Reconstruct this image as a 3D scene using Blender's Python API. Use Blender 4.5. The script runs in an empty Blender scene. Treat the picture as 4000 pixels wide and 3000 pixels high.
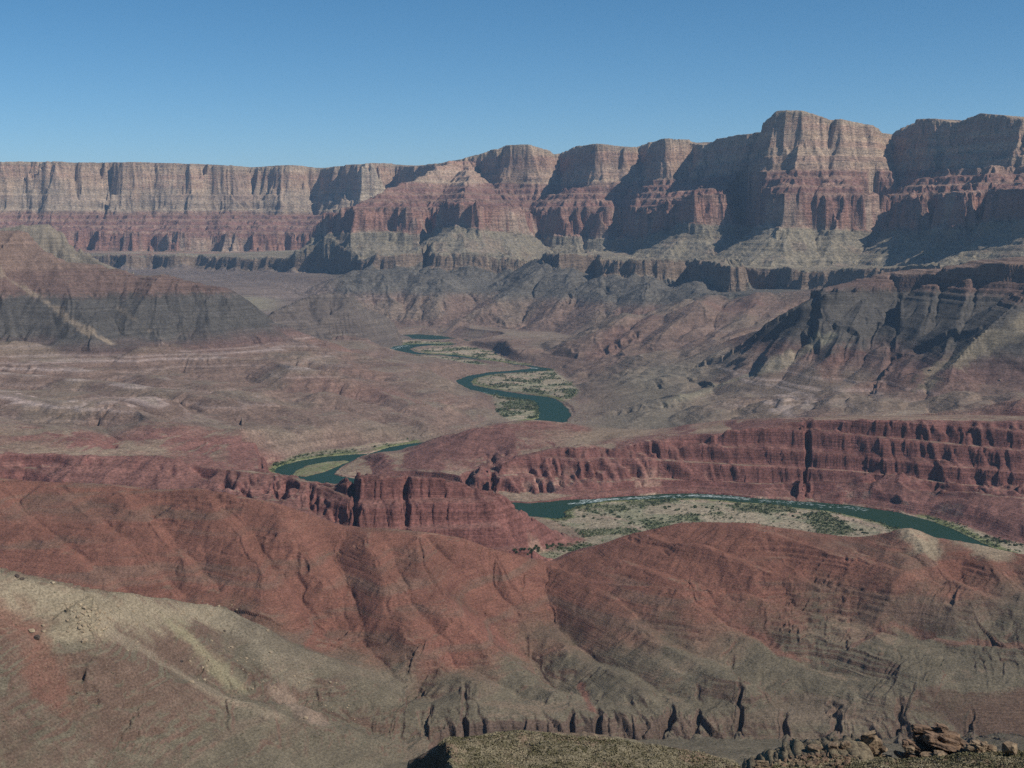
import bpy, math, time
import numpy as np
T0 = time.time()
Q = 1.0          # mesh density (1 = final)

# ------------------------------------------------------------------ camera, sun, sky
sc = bpy.context.scene
COL = sc.collection
F, CX, CY, CAMZ, PITCH = 2881.0, 1106.0, 829.5, 600.0, math.radians(7.0)
cam_d = bpy.data.cameras.new("camera")
cam = bpy.data.objects.new("camera", cam_d); COL.objects.link(cam)
cam.location = (0, 0, CAMZ)
cam.rotation_euler = (math.pi / 2 - PITCH, 0, 0)
cam_d.sensor_width = 36.0
cam_d.lens = 36.0 * F / 2212.0
cam_d.clip_start = 0.5
cam_d.clip_end = 200000
sc.camera = cam

SUN_AZ, SUN_EL = math.radians(115), math.radians(44)     # azimuth clockwise from the view direction (+Y)
w = bpy.data.worlds.new("World"); sc.world = w; w.use_nodes = True
nt = w.node_tree; nt.nodes.clear()
sky = nt.nodes.new("ShaderNodeTexSky"); sky.sky_type = 'NISHITA'; sky.sun_disc = False
sky.sun_elevation = SUN_EL; sky.sun_rotation = SUN_AZ
sky.altitude = 2500; sky.air_density = 0.8; sky.dust_density = 0.0; sky.ozone_density = 3.0
bg = nt.nodes.new("ShaderNodeBackground"); bg.inputs[1].default_value = 0.09
out = nt.nodes.new("ShaderNodeOutputWorld")
hsv = nt.nodes.new("ShaderNodeHueSaturation"); hsv.inputs["Saturation"].default_value = 1.22; hsv.inputs["Hue"].default_value = 0.49
nt.links.new(sky.outputs[0], hsv.inputs["Color"]); nt.links.new(hsv.outputs[0], bg.inputs[0]); nt.links.new(bg.outputs[0], out.inputs[0])

sd = bpy.data.lights.new("sun", 'SUN'); sun = bpy.data.objects.new("sun", sd); COL.objects.link(sun)
sd.energy = 4.6; sd.angle = math.radians(0.5); sd.color = (1.0, 0.93, 0.84)
sx, sy, sz = math.sin(SUN_AZ) * math.cos(SUN_EL), math.cos(SUN_AZ) * math.cos(SUN_EL), math.sin(SUN_EL)
from mathutils import Vector
sun.rotation_euler = Vector((-sx, -sy, -sz)).to_track_quat('-Z', 'Y').to_euler()
sun.location = (3000, -2000, 3000)

sc.view_settings.view_transform = 'Standard'; sc.view_settings.look = 'None'
sc.view_settings.exposure = 0.1; sc.view_settings.gamma = 1.0; sc.view_settings.use_curve_mapping = False
sc.render.engine = 'CYCLES'
cy = sc.cycles
cy.use_denoising = False
cy.max_bounces = 5; cy.diffuse_bounces = 2; cy.glossy_bounces = 2; cy.transmission_bounces = 1; cy.volume_bounces = 0
cy.caustics_reflective = False; cy.caustics_refractive = False
cy.use_adaptive_sampling = True; cy.adaptive_threshold = 0.02
#@CUT

# ------------------------------------------------------------------ pixel <-> world helpers
cp, sp = math.cos(PITCH), math.sin(PITCH)
def ray(px, py):
    """azimuth tangent (x/y), horizontal length factor and tangent of elevation of a sight line"""
    X = (np.asarray(px, float) - CX) / F; Y = (CY - np.asarray(py, float)) / F
    dx = X; dy = cp + Y * sp; dz = -sp + Y * cp
    hd = np.sqrt(dx * dx + dy * dy)
    return np.arctan2(dx, dy), dz / hd
def colaz(px):                     # columns of the ground sheet are fixed azimuths (measured on the picture's middle row)
    return np.arctan2((np.asarray(px, float) - CX) / F, cp)
def ztan(px, py):
    return ray(px, py)[1]
def R_of(px, py, z):
    return (z - CAMZ) / ztan(px, py)
def az2px(az):
    return np.tan(az) * cp * F + CX
def world(px, py, r):
    az, t = ray(px, py)
    return np.stack([r * np.sin(az), r * np.cos(az), CAMZ + t * r], -1)
def sstep(a, b, x):
    t = np.clip((x - a) / (b - a), 0, 1); return t * t * (3 - 2 * t)

# ------------------------------------------------------------------ noise
def _h(ix, iy, s):
    n = (ix.astype(np.int64) * 374761393 + iy.astype(np.int64) * 668265263 + s * 1274126177) & 0xffffffff
    n = ((n ^ (n >> 13)) * 1274126177) & 0xffffffff
    return (((n ^ (n >> 16)) & 0xffffff) / float(0xffffff)).astype(np.float32)
def vnoise(x, y, s=0):
    ix = np.floor(x); iy = np.floor(y)
    fx = (x - ix).astype(np.float32); fy = (y - iy).astype(np.float32)
    fx = fx * fx * fx * (fx * (fx * 6 - 15) + 10); fy = fy * fy * fy * (fy * (fy * 6 - 15) + 10)
    a = _h(ix, iy, s); b = _h(ix + 1, iy, s); c = _h(ix, iy + 1, s); d = _h(ix + 1, iy + 1, s)
    return (a + (b - a) * fx) * (1 - fy) + (c + (d - c) * fx) * fy
def fbm(x, y, o=4, s=0, g=0.5, l=2.03):
    v = 0; a = 1; t = 0
    for i in range(o):
        v = v + a * (vnoise(x, y, s + i * 17) * 2 - 1); t += a; a *= g
        x, y = x * l * 0.8 - y * l * 0.6 + 3.1, x * l * 0.6 + y * l * 0.8 + 1.7
    return v / t
def ridged(x, y, o=4, s=0, g=0.5):
    v = 0; a = 1; t = 0
    for i in range(o):
        v = v + a * (1 - np.abs(vnoise(x, y, s + i * 31) * 2 - 1) * 2); t += a; a *= g
        x, y = x * 1.63 - y * 1.22 + 5.1, x * 1.22 + y * 1.63 + 2.7
    return v / t

# ------------------------------------------------------------------ the ground sheet's columns and rings
def _cols(a, b, far_, st):
    o = []; p = a
    while p < b: o.append(p); p += (st + max(0, -70 - p, p - 2282) * far_) / Q
    return np.array(o)
PX = _cols(-320, 3000, 0.022, 1.85)
AZ = colaz(PX); NC = len(PX)
# far wall contours: (px, py, distance)
C1 = [(-320,349,12900),(0,349,12700),(60,349,12750),(100,349,12650),(180,351,12650),(240,350,12750),(270,350,12600),(330,351,12650),(400,353,12550),(440,354,12650),(490,356,12500),(545,361,12650),(620,357,12450),(660,360,12600),(700,363,12550),(730,359,12300),(780,354,12050),(800,352,12000),(825,352,12100),(850,353,12400),(880,359,12100),
 (900,358,11600),(943,353,11200),(995,343,10900),(1055,327,10800),(1075,322,10400),(1085,319,10550),(1110,313,10250),(1142,312,10200),(1174,322,10250),(1196,335,10650),(1215,330,10700),(1244,317,10300),(1285,311,9750),(1293,310,9700),(1363,317,9750),(1372,318,10200),(1390,315,10100),(1405,308,9900),(1436,299,9350),(1471,300,9400),(1480,303,9800),(1500,308,9700),(1525,313,9200),(1532,312,9350),(1560,300,9000),(1600,290,8600),(1640,286,8300),(1655,285,8100),(1662,264,8050),(1686,239,7900),(1735,239,7850),(1788,260,7950),(1816,257,7900),(1875,271,8050),(1900,286,8400),(1930,295,8850),(1963,274,8450),(1987,258,8200),(2019,256,8000),(2068,265,7900),(2120,245,7750),(2173,248,7650),(2212,256,7550),(2400,250,7500),(3000,240,7400)]
C2 = [(-320,510,12500),(0,511,12250),(60,512,12300),(110,512,12100),(200,512,12150),(240,513,12000),(300,513,11950),(330,514,12050),(400,513,11800),(450,514,11850),(520,514,11700),(560,514,11600),(620,514,11650),(680,512,11500),(700,505,11000),(712,480,9800),(728,460,9350),(771,458,9250),(859,456,9250),(905,461,9200),(922,468,9500),(945,464,9450),(978,448,9050),(992,441,8850),(1030,450,8850),(1069,455,8900),(1104,459,9000),(1128,475,9350),(1145,482,9900),(1158,476,9900),(1174,468,9500),(1210,467,9400),(1244,467,9300),(1275,468,9350),(1310,470,9200),(1322,473,9500),(1350,471,9400),(1378,470,9000),(1405,468,8700),(1440,466,8300),(1473,449,8050),(1497,431,7900),(1560,434,7850),(1568,437,8250),(1600,440,8300),(1640,440,8000),(1672,436,7500),(1700,438,7450),(1760,440,7550),(1790,440,7500),(1868,445,7600),(1892,455,8050),(1920,450,7750),(1960,440,7400),(1990,444,7300),(2008,442,7550),(2070,435,7100),(2105,430,6950),(2130,428,7250),(2195,415,6600),(2250,410,6500),(3000,390,6000)]
C3 = [(-320,552,11000),(100,552,11000),(224,553,10800),(285,551,10500),(330,552,10600),(375,552,10350),(430,554,10400),(507,556,10000),(600,559,9650),(700,561,9300),(774,563,9000),(789,562,8750),(824,548,8650),(870,548,8600),(905,548,8650),(925,548,8800),(948,548,8450),(1006,549,8400),(1069,553,8350),(1121,562,8300),(1160,567,8400),(1170,572,8650),(1178,549,8000),(1209,549,7850),(1250,549,7900),(1296,550,8000),(1308,560,7700),(1330,563,7450),(1384,563,7400),(1440,560,7400),(1480,565,7500),(1500,573,7750),(1508,562,7250),(1540,568,7000),(1567,573,6880),(1590,574,6800),(1600,577,7050),(1670,582,6950),(1684,582,6750),(1767,586,6650),(1809,585,6650),(1900,580,6500),(2212,570,5900),(3000,560,5500)]
def cr(C, px): 
    c = np.array(C, float); return np.interp(px, az2px(ray(c[:,0], c[:,1])[0]), c[:,2])
def smooth1(a, n):
    if n < 2: return a
    k = np.hanning(n + 2)[1:-1]; k /= k.sum()
    p = np.pad(a, (n, n), mode='edge'); return np.convolve(p, k, 'same')[n:-n]
R3 = cr(C3, PX); R1 = cr(C1, PX)
u = np.arange(NC)
RM = smooth1(np.interp(PX, [-300,0,500,800,1150,1300,1500,1800,2212,3000],[10000,9900,9100,8000,7400,7000,6400,5950,5300,4900]), 61)
RE = smooth1(np.interp(PX, [-300,0,500,800,900,1150,1400,1650,1950,2212,3000],[12850,12800,12700,12350,12000,10850,10200,8600,8950,7600,7000]), 31) + 150
NM = int(1750 * Q); NF = int(560 * Q)
tm = np.linspace(0, 1, NM, endpoint=False)[:, None]
R0 = 900.0
Rmid = R0 * (RM[None, :] / R0) ** tm
tf = np.linspace(0, 1, NF)[:, None]
Rfar = RM[None, :] + (RE - RM)[None, :] * tf
Rback = RE[None, :] + np.array([60, 200, 500, 1200, 3000, 7000.])[:, None]
R = np.concatenate([Rmid, Rfar, Rback], 0).astype(np.float64)
NR = R.shape[0]
Xw = R * np.sin(AZ)[None, :]; Yw = R * np.cos(AZ)[None, :]
print("grid", NR, NC, NR * NC, round(time.time() - T0, 1))

# ------------------------------------------------------------------ curves: (px, py, r, z); py None -> r,z given ; else one of r / z given
def curve(lst):
    o = []
    for px, py, r, z in lst:
        if py is not None:
            az, t = ray(px, py)
            if r is None: r = (z - CAMZ) / t
            z = CAMZ + t * r
            px = az2px(az)
        o.append((float(px), float(r), float(z)))
    return np.array(sorted(o))
def lvl(py, pairs): return [(p, py, r, None) for p, r in pairs]
ALL = (-400, 3100)
CURV = [
 (ALL, [(-400,None,350,170),(3100,None,350,170)]),
 (ALL, [(-260,1720,None,165),(0,1700,None,152),(300,1700,None,118),(600,1690,None,88),(780,1670,None,72),(870,1640,None,62),(960,1640,None,66),(1060,1650,None,90),(1150,1680,1150,None),(1300,1680,1150,None),(1600,1680,1150,None),(2212,1680,1120,None),(3000,1680,1100,None)]),
 ((960, 3100), [(960,1618,None,70),(1060,1603,None,76),(1150,1594,None,79),(1280,1588,None,81),(1400,1591,None,80),(1550,1588,None,80),(1700,1594,None,80),(1850,1592,None,82),(1950,1588,None,82),(2212,1580,None,85),(3000,1575,None,90)]),
 ((960, 3100), [(960,None,1318,50),(1400,None,1316,45),(2212,None,1315,42),(3000,None,1318,38)]),
 ((960, 3100), [(960,None,1335,54),(1400,None,1338,53),(1700,None,1340,51),(1850,None,1338,51),(2000,None,1336,52),(2212,None,1332,52),(3000,None,1330,50)]),
 ((930, 3100), [(930,1580,None,72),(1000,1557,None,77),(1100,1562,None,76),(1230,1550,None,78),(1400,1550,None,78),(1600,1540,None,80),(1750,1538,None,80),(1850,1520,None,85),(1900,1500,None,95),(2000,1480,None,104),(2100,1467,None,112),(2212,1460,None,116),(3000,1440,None,125)]),
 ((-400, 800), [(-260,1195,1330,None),(0,1216,1340,None),(60,1238,1345,None),(200,1270,1352,None),(300,1285,1400,None),(400,1298,1465,None),(490,1308,1515,None),(560,1352,1465,None),(640,1400,1445,None),(760,1432,1442,None),(860,1470,1425,None),(1000,1500,1410,None)]),
 ((-400, 800), [(-260,None,1640,110),(0,None,1640,108),(200,None,1630,112),(400,None,1620,116),(490,None,1610,118),(560,None,1560,120),(640,None,1510,116),(760,None,1480,112),(860,None,1470,112),(1000,None,1460,114)]),
 (ALL, [(-260,1025,2150,None),(0,1030,2100,None),(100,1038,2070,None),(245,1045,2020,None),(333,1057,1980,None),(438,1052,1950,None),(500,1066,1915,None),(600,1085,1870,None),(700,1118,1835,None),(740,1130,1820,None),(830,1139,1795,None),(1000,1160,1765,None),(1060,1190,1765,None),(1120,1213,1785,None),(1180,1224,1815,None),(1250,1195,1840,None),(1330,1165,1850,None),(1400,1142,1850,None),(1470,1126,1850,None),(1560,1134,1840,None),(1700,1150,1820,None),(1840,1162,1790,None),(1900,1158,1780,None),(1960,1149,1770,None),(2020,1168,1765,None),(2110,1174,1760,None),(2212,1196,1750,None),(3000,1240,1740,None)]),
 (ALL, [(-260,None,2760,48),(0,None,2740,50),(333,None,2500,55),(500,None,2380,58),(640,None,2320,60),(760,None,2285,60),(900,None,2270,48),(1000,None,2250,30),(1100,None,2230,12),(1140,None,2225,10),(1200,None,2290,8),(1290,None,2400,6),(1400,None,2350,5),(1700,None,2300,5),(2212,None,2200,5),(3000,None,2100,8)]),
 ((-400,1290), [(-260,972,2900,None),(0,975,2880,None),(200,980,2800,None),(350,977,2750,None),(450,1000,2650,None),(600,1020,2560,None),(680,1034,2500,None),(730,1030,2430,None),(760,1025,2395,None),(800,1015,2380,None),(880,1019,2375,None),(1000,1034,2350,None),(1060,1045,2340,None),(1110,1068,2335,None),(1150,1090,2335,None),(1200,1112,2340,None),(1250,1142,2380,None),(1290,1163,None,8)]),
 (ALL, [(-260,None,3020,78),(0,None,3000,76),(200,None,2950,70),(350,None,2900,56),(450,None,2880,30),(560,None,2850,6),(700,None,2750,3),(900,None,2650,5),(1000,None,2600,5),(1100,None,2530,5),(1200,None,2500,4),(1300,None,2480,4),(1700,None,2400,4),(2212,None,2290,5),(3000,None,2200,8)]),
 ((1040, 3100), [(1040,1075,None,6),(1140,1086,None,3),(1230,1080,None,3),(1330,1072,None,3),(1430,1064,None,3),(1560,1067,None,3),(1700,1079,None,3),(1830,1089,None,3),(1940,1104,None,3),(2010,1119,None,3),(2100,1150,None,3),(2212,1190,None,5),(3000,1260,None,8)]),
 ((1040, 3100), [(1040,1052,None,12),(1140,1060,None,12),(1300,1058,None,11),(1430,1054,None,12),(1560,1060,None,9),(1640,1054,None,17),(1700,1044,None,27),(1830,1030,None,46),(1940,1030,None,56),(2050,1034,None,64),(2212,1040,None,70),(3000,1045,None,80)]),
 ((1040, 3100), [(1040,1010,2955,None),(1060,1003,2960,None),(1110,985,2975,None),(1180,967,2990,None),(1260,960,3010,None),(1330,972,3020,None),(1400,953,3030,None),(1500,938,3025,None),(1600,932,3020,None),(1700,912,3030,None),(1760,906,3025,None),(1830,905,3015,None),(2000,905,3005,None),(2212,905,2975,None),(3000,900,2870,None)]),
 ((800, 1560), [(800,1012,None,2),(850,1008,None,18),(950,1015,None,28),(1040,1018,3010,None),(1110,None,3040,60),(1180,None,3070,68),(1300,None,3090,80),(1500,None,3120,112),(1560,None,3130,112)]),
 ((770, 3100), [(770,1000,None,1),(790,988,None,14),(830,980,3250,None),(880,975,3270,None),(960,945,3290,None),(1040,918,3300,None),(1100,910,3300,None),(1160,906,3300,None),(1220,911,3320,None),(1280,922,3330,None),(1400,925,3330,None),(1470,920,3340,None),(1560,907,3350,None),(1700,902,3230,None),(1830,900,3210,None),(2212,900,3150,None),(3000,895,2980,None)]),
 ((600, 3100), [(600,1000,None,5),(700,985,None,5),(800,971,None,5),(890,957,None,5),(950,None,3650,5),(1000,None,3750,8),(1060,None,3900,5),(1160,None,3950,3),(1240,None,3900,3),(1280,None,3850,8),(1400,None,3650,25),(1560,None,3550,60),(1700,None,3450,90),(1830,None,3370,118),(2212,None,3310,142),(3000,None,3100,150)]),
 ((-400,1010), lvl(938,[(-260,3260),(0,3260),(300,3280),(500,3300),(640,3370),(700,3420),(780,3560)])+[(860,925,None,30),(940,910,None,32),(1010,895,None,12)]),
 (ALL, lvl(872,[(-260,3700),(0,3700),(300,3700),(500,3750),(700,3850),(900,3950),(960,4000)])+[(1020,870,None,18),(1060,862,None,4),(1100,866,None,3),(1240,860,None,4),(1290,860,None,14)]+lvl(868,[(1400,4100),(1600,3900),(1800,3650),(2000,3450),(2212,3350),(3000,3300)])),
 (ALL, lvl(822,[(-260,4250),(0,4250),(300,4250),(500,4300),(700,4400),(900,4500),(950,4650)])+[(985,828,None,3),(1100,820,None,3),(1210,820,None,4)]+lvl(822,[(1300,4800),(1400,4600),(1600,4350),(1800,4050),(2000,3800),(2212,3700),(3000,3650)])),
 (ALL, lvl(785,[(-260,4600),(0,4600),(300,4620),(500,4700),(700,4800),(860,4980),(930,5100),(1000,5350)])+[(1050,793,None,8),(1100,790,None,4),(1170,791,None,4),(1220,785,None,14)]+lvl(785,[(1400,5080),(1600,4850),(1800,4450),(2000,4100),(2212,4000),(3000,3950)])),
 (ALL, lvl(748,[(-260,4850),(0,4850),(300,4850),(500,4950),(700,5250),(800,5700)])+[(860,748,None,3),(900,755,None,3),(960,758,None,6),(1020,755,None,16)]+lvl(738,[(1100,6000),(1240,5900),(1400,5500),(1600,5200),(1800,4600),(2212,4300),(3000,4200)])),
 ((640,1900), [(640,700,6600,None),(760,720,6700,None),(850,722,None,6),(880,726,None,3),(930,724,None,3),(960,720,None,5)]+lvl(702,[(1010,7000),(1100,7000),(1240,6800),(1400,6300),(1600,5700),(1900,5000)])),
 ((500,1900), lvl(662,[(500,7000),(700,7300),(820,7750),(900,7750),(1000,7650),(1100,7400),(1240,7150),(1400,6700),(1500,6400),(1600,6100),(1900,5400)])),
 ((400,2000), lvl(622,[(400,7800),(600,8050),(700,8100),(850,8000),(1000,7900),(1150,7600),(1300,7300),(1400,7000),(1500,6700),(1600,6400),(1750,6100),(1900,5800)])),
 (ALL, [(-260,None,8500,200),(400,None,8900,240),(700,None,8700,240),(900,None,8400,240),(1150,None,8200,260),(1400,None,7600,260),(1750,None,6500,300),(2212,None,5400,200),(3000,None,5000,220)]),
 (ALL, [(-400,None,30000,200),(3100,None,30000,200)]),
]
rs = []; zs = []; ws = []
for (a, b), L in CURV:
    c = curve(L)
    rs.append(smooth1(np.interp(PX, c[:,0], c[:,1]), max(3, int(13*Q)))); zs.append(smooth1(np.interp(PX, c[:,0], c[:,2]), max(3, int(13*Q))))
    m = 260.0 if b == 800 else 45.0
    ws.append(np.clip((PX - (a - m)) / m, 0, 1) * np.clip(((b + m) - PX) / m, 0, 1))
rs = np.array(rs); zs = np.array(zs); ws = np.array(ws); K = len(CURV)
# where a curve does not exist it lies on the line between its neighbours
rr = rs.copy(); zz = zs.copy()
for j in range(NC):
    act = np.where(ws[:, j] > 0.5)[0]
    full = np.interp(np.arange(K), act, rs[act, j]); fz = np.interp(np.arange(K), act, zs[act, j])
    wj = ws[:, j]; wj = wj * wj * (3 - 2 * wj)
    r1 = full + (rs[:, j] - full) * wj; z1 = fz + (zs[:, j] - fz) * wj
    for k in range(1, K):
        if r1[k] < r1[k-1] + 6: r1[k] = r1[k-1] + 6
    rr[:, j] = r1; zz[:, j] = z1
for k in range(K):
    rr[k] = smooth1(rr[k], max(3, int(17*Q))); zz[k] = smooth1(zz[k], max(3, int(17*Q)))
H = np.empty((NR, NC))
for j in range(NC):
    H[:, j] = np.interp(R[:, j], rr[:, j], zz[:, j])
def smoothR(A, n, mask=None):
    if n < 2: return A
    k = np.hanning(n + 2)[1:-1]; k /= k.sum(); o = np.zeros_like(A); h = n // 2
    P = np.pad(A, ((h, h), (0, 0)), mode='edge')
    for i in range(n): o += k[i] * P[i:i + A.shape[0]]
    return o
def smoothC(A, n):
    return smoothR(A.T, n).T
nsm = int(17 * Q) | 1
Hs = smoothR(H, nsm)
Hs = smoothC(Hs, int(9 * Q) | 1)
# keep the steep cliff lines crisp
gr = np.abs(np.gradient(H, axis=0) / np.maximum(np.gradient(R, axis=0), 1e-3))
steep = smoothR(sstep(0.7, 1.1, gr), int(5*Q) | 1)
H = Hs + (smoothR(H, int(5*Q) | 1) - Hs) * steep
print("base", round(time.time() - T0, 1))

# ------------------------------------------------------------------ distance to plan polylines, on a coarse copy of the grid
ST = 4
ci = np.unique(np.append(np.arange(0, NR, ST), NR - 1)); cj = np.unique(np.append(np.arange(0, NC, ST), NC - 1))
def up(A):
    fi = np.interp(np.arange(NR), ci, np.arange(len(ci))); fj = np.interp(np.arange(NC), cj, np.arange(len(cj)))
    i0 = np.minimum(fi.astype(int), len(ci) - 2); j0 = np.minimum(fj.astype(int), len(cj) - 2)
    ti = (fi - i0)[:, None]; tj = (fj - j0)[None, :]
    a = A[i0] * (1 - ti) + A[i0 + 1] * ti
    return a[:, j0] * (1 - tj) + a[:, j0 + 1] * tj
Xc = Xw[np.ix_(ci, cj)]; Yc = Yw[np.ix_(ci, cj)]
def pdist(P, X, Y, gap=0):
    """distance to a 3-D polyline in plan, its height there, and the length along it"""
    best = np.full(X.shape, 1e18); zb = np.zeros(X.shape); sb = np.zeros(X.shape); L = 0.0
    for a, b in zip(P[:-1], P[1:]):
        if gap and abs(math.hypot(a[0], a[1]) - math.hypot(b[0], b[1])) > gap * math.hypot(a[0], a[1]): continue
        vx, vy = b[0] - a[0], b[1] - a[1]; l2 = vx * vx + vy * vy + 1e-9
        t = np.clip(((X - a[0]) * vx + (Y - a[1]) * vy) / l2, 0, 1)
        d = (X - a[0] - t * vx) ** 2 + (Y - a[1] - t * vy) ** 2
        m = d < best
        best = np.where(m, d, best); zb = np.where(m, a[2] + t * (b[2] - a[2]), zb); sb = np.where(m, L + t * math.sqrt(l2), sb)
        L += math.sqrt(l2)
    return np.sqrt(best), zb, sb
def P3(C):
    c = np.array(C, float); return world(c[:, 0], c[:, 1], c[:, 2])

# ------------------------------------------------------------------ buttes and mesas standing in the valley: crest lines with flanks
def landform(crest, prof, base, wob=0.10, wl=260., seed=5):
    """height of a mesa with this crest line; prof: [(distance, drop)] ; wobbling flank"""
    P = P3(crest)
    d, z, s = pdist(P, Xc, Yc)
    d = up(d); z = up(z); s = up(s)
    n = fbm(Xw / wl, Yw / wl, 4, seed)
    d = d * (1 + wob * 2 * n) + 40 * wob * fbm(Xw / 70, Yw / 70, 3, seed + 3)
    pr = np.array(prof, float)
    return z - np.interp(np.maximum(d, 0), pr[:, 0], pr[:, 1]), d
LM_P = [(0,0),(60,22),(130,48),(220,85),(240,105),(330,165),(450,235),(600,300),(1500,520)]
lm1, d_lm = landform([(-320,455,5500),(-120,470,5600),(0,493,5600),(45,492,5580),(80,535,5550),(140,561,5500),(210,568,5450),(259,583,5400),(315,592,5380),(357,585,5350),(388,597,5330),(420,606,5320),(486,619,5280),(507,637,5250),(525,654,5230),(560,690,5200),(630,728,5150),(700,749,5100),(800,768,5050)],
    [(0,0),(40,10),(90,40),(150,75),(200,110),(300,165),(450,240),(600,300),(1500,520)], 0)
lm2, d_rm = landform([(1590,762,4720),(1613,743,4700),(1683,694,4650),(1718,673,4630),(1760,635,4600),(1774,612,4600),(1823,603,4700),(1928,575,4800),(2033,565,4750),(2089,561,4680),(2113,547,4600),(2212,540,4500),(2500,530,4350),(3000,520,4200)],
    [(0,0),(60,12),(105,22),(120,72),(150,95),(250,150),(400,228),(560,300),(1500,560)], 0, seed=9)
lm3, d_h7 = landform([(574,668,6100),(595,652,6200),(630,640,6300),(682,621,6450),(717,619,6480),(760,640,6400),(790,672,6350),(808,708,6300),(840,748,6250)],
    [(0,0),(50,30),(120,70),(250,140),(400,210),(1500,500)], 0, seed=12)
sp1, d_s1 = landform([(2330,560,4400),(2260,590,4200),(2212,625,4080),(2160,670,3950),(2110,715,3880),(2060,765,3800)],
    [(0,0),(60,32),(200,110),(1500,700)], 0, seed=15)
bb, d_bb = landform([(-320,470,7600),(0,474,7600),(45,471,7550),(95,472,7500),(128,489,7500),(138,524,7450),(224,562,7300),(305,596,7200),(400,640,7000)],
    [(0,0),(30,20),(60,70),(100,110),(200,160),(400,240),(1500,560)], 0, seed=18)
sp2, d_s2 = landform([(420,612,5320),(435,655,5180),(440,715,5000)], [(0,0),(80,30),(200,100),(1500,700)], 0, seed=25)
sp3, d_s3 = landform([(120,561,5500),(150,620,5250),(190,700,4980)], [(0,0),(80,30),(200,100),(1500,700)], 0, seed=27)
sp4, d_s4 = landform([(1880,612,4760),(1860,665,4500),(1840,725,4300)], [(0,0),(80,30),(200,95),(1500,600)], 0, seed=29)
sp5, d_s5 = landform([(2000,615,4700),(1985,680,4400),(1960,735,4200)], [(0,0),(80,30),(200,95),(1500,600)], 0, seed=31)
_W1 = fbm(Xw / 240, Yw / 240, 4, 700); _W2 = fbm(Xw / 60, Yw / 60, 3, 703)
def spur(crest, k0, seed, rnd=14, wob=.16):
    P = P3(crest); d, z, s_ = pdist(P, Xc, Yc); d, z = up(d), up(z)
    d = d * (1 + wob * 2 * _W1) + 8 * _W2
    return z - k0 * (np.sqrt(d * d + rnd * rnd * 16) - rnd * 4)
def smax(a, b, k):
    h = np.clip(0.5 + 0.5 * (a - b) / k, 0, 1); return b + (a - b) * h + k * h * (1 - h)
Mleft = smax(smax(lm1, sp2, 15), sp3, 15); Mright = smax(smax(smax(lm2, sp1, 15), sp4, 15), sp5, 15)
low = H.copy()
for i_, (c_, k_) in enumerate([
 ([(722,612,7900),(745,590,8000),(775,578,8050),(830,575,8100),(890,580,8050),(930,592,7950)],.52), ([(945,578,8150),(960,600,7900),(975,645,7550)],.52),
 ([(1182,556,8000),(1150,590,7800),(1115,625,7550),(1060,655,7300)],.50), ([(1215,566,7850),(1250,600,7500),(1270,640,7150),(1275,690,6850)],.45),
 ([(1325,575,7450),(1335,620,7200),(1350,665,6900)],.48), ([(1385,580,7350),(1400,610,7100),(1400,645,6800)],.48), ([(1530,590,6950),(1500,620,6700),(1470,650,6450)],.48),
 ([(850,585,8100),(860,620,7800),(850,660,7500)],.5), ([(780,585,8050),(770,620,7750),(775,660,7450)],.5),
 ([(1450,668,5850),(1490,652,5950),(1540,640,6000),(1640,625,6000),(1770,612,5900)],.40), ([(1540,640,6000),(1530,690,5500),(1500,740,5100)],.40), ([(1660,625,5980),(1640,690,5350),(1600,750,4850)],.37),
 ([(1450,670,5850),(1420,720,5400)],.42)]):
    H = smax(H, spur(c_, k_, 700 + 7 * i_, 14 if k_ > .4 else 40), 30)
H = smax(H, Mleft, 25); H = smax(H, Mright, 25); H = smax(H, lm3, 15); H = smax(H, bb, 15)
w_left = sstep(-30, 10, Mleft - H + 20); w_right = sstep(-30, 10, Mright - H + 20); w_h7 = sstep(-20, 5, lm3 - H + 10); w_bb = sstep(-20, 5, bb - H + 10)
print("mesas", round(time.time() - T0, 1))

# ------------------------------------------------------------------ the far wall from its contour lines
def contour(C):
    P = P3(C); d, z, s = pdist(P, Xc, Yc); d, z = up(d), up(z)
    az = np.arctan2(P[:, 0], P[:, 1]); rr_ = np.hypot(P[:, 0], P[:, 1])
    Rl = np.interp(AZ, az, rr_)
    return d * np.sign(R - Rl[None, :]), z
d1, z1 = contour(C1); d2, z2 = contour(C2); d3, z3 = contour(C3)
pxg = np.broadcast_to(PX[None, :], R.shape)
far = sstep(-1500, -900, d3)
wx = Xw + 60 * fbm(Xw / 300, Yw / 300, 3, 40); wy = Yw + 60 * fbm(Xw / 300, Yw / 300, 3, 45)
big = ridged(wx / 420, wy / 420, 3, 50)            # buttresses and alcoves
med = ridged(wx / 150, wy / 150, 3, 60)
sml = ridged(Xw / 48, Yw / 48, 3, 70)
rt = sstep(800, 1050, pxg)
d1 = d1 + (0.5 * big * 80 + med * 40 + sml * 12) * (1 - 0.25 * rt)
d2r = d2 + big * 25
d2 = d2 + big * 95 + med * 42 + sml * 11
d3 = d3 + big * 45 + med * 22 + sml * 8
off = 225 * np.maximum(sstep(880, 960, pxg), sstep(11200, 10700, R) * sstep(680, 715, pxg))                  # the beds rise towards the right
zb1 = 672 - 32 * sstep(700, 900, pxg) + off + 28 * fbm(Xw / 500, Yw / 500, 3, 444)                                     # foot of the upper cliffs
zb1 = np.minimum(zb1, z1 - 120)
zb1 = np.maximum(zb1, z2 + 60)
rw = np.where(pxg < 700, 115, 135)
zb2 = z2 - rw; zb3 = z3 - 74
W1 = (190.0 - 55 * rt) * (1 + .55 * fbm(Xw / 260, Yw / 260, 3, 446)); W2 = 34.0; W3 = 24.0
s1 = -d1
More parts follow.
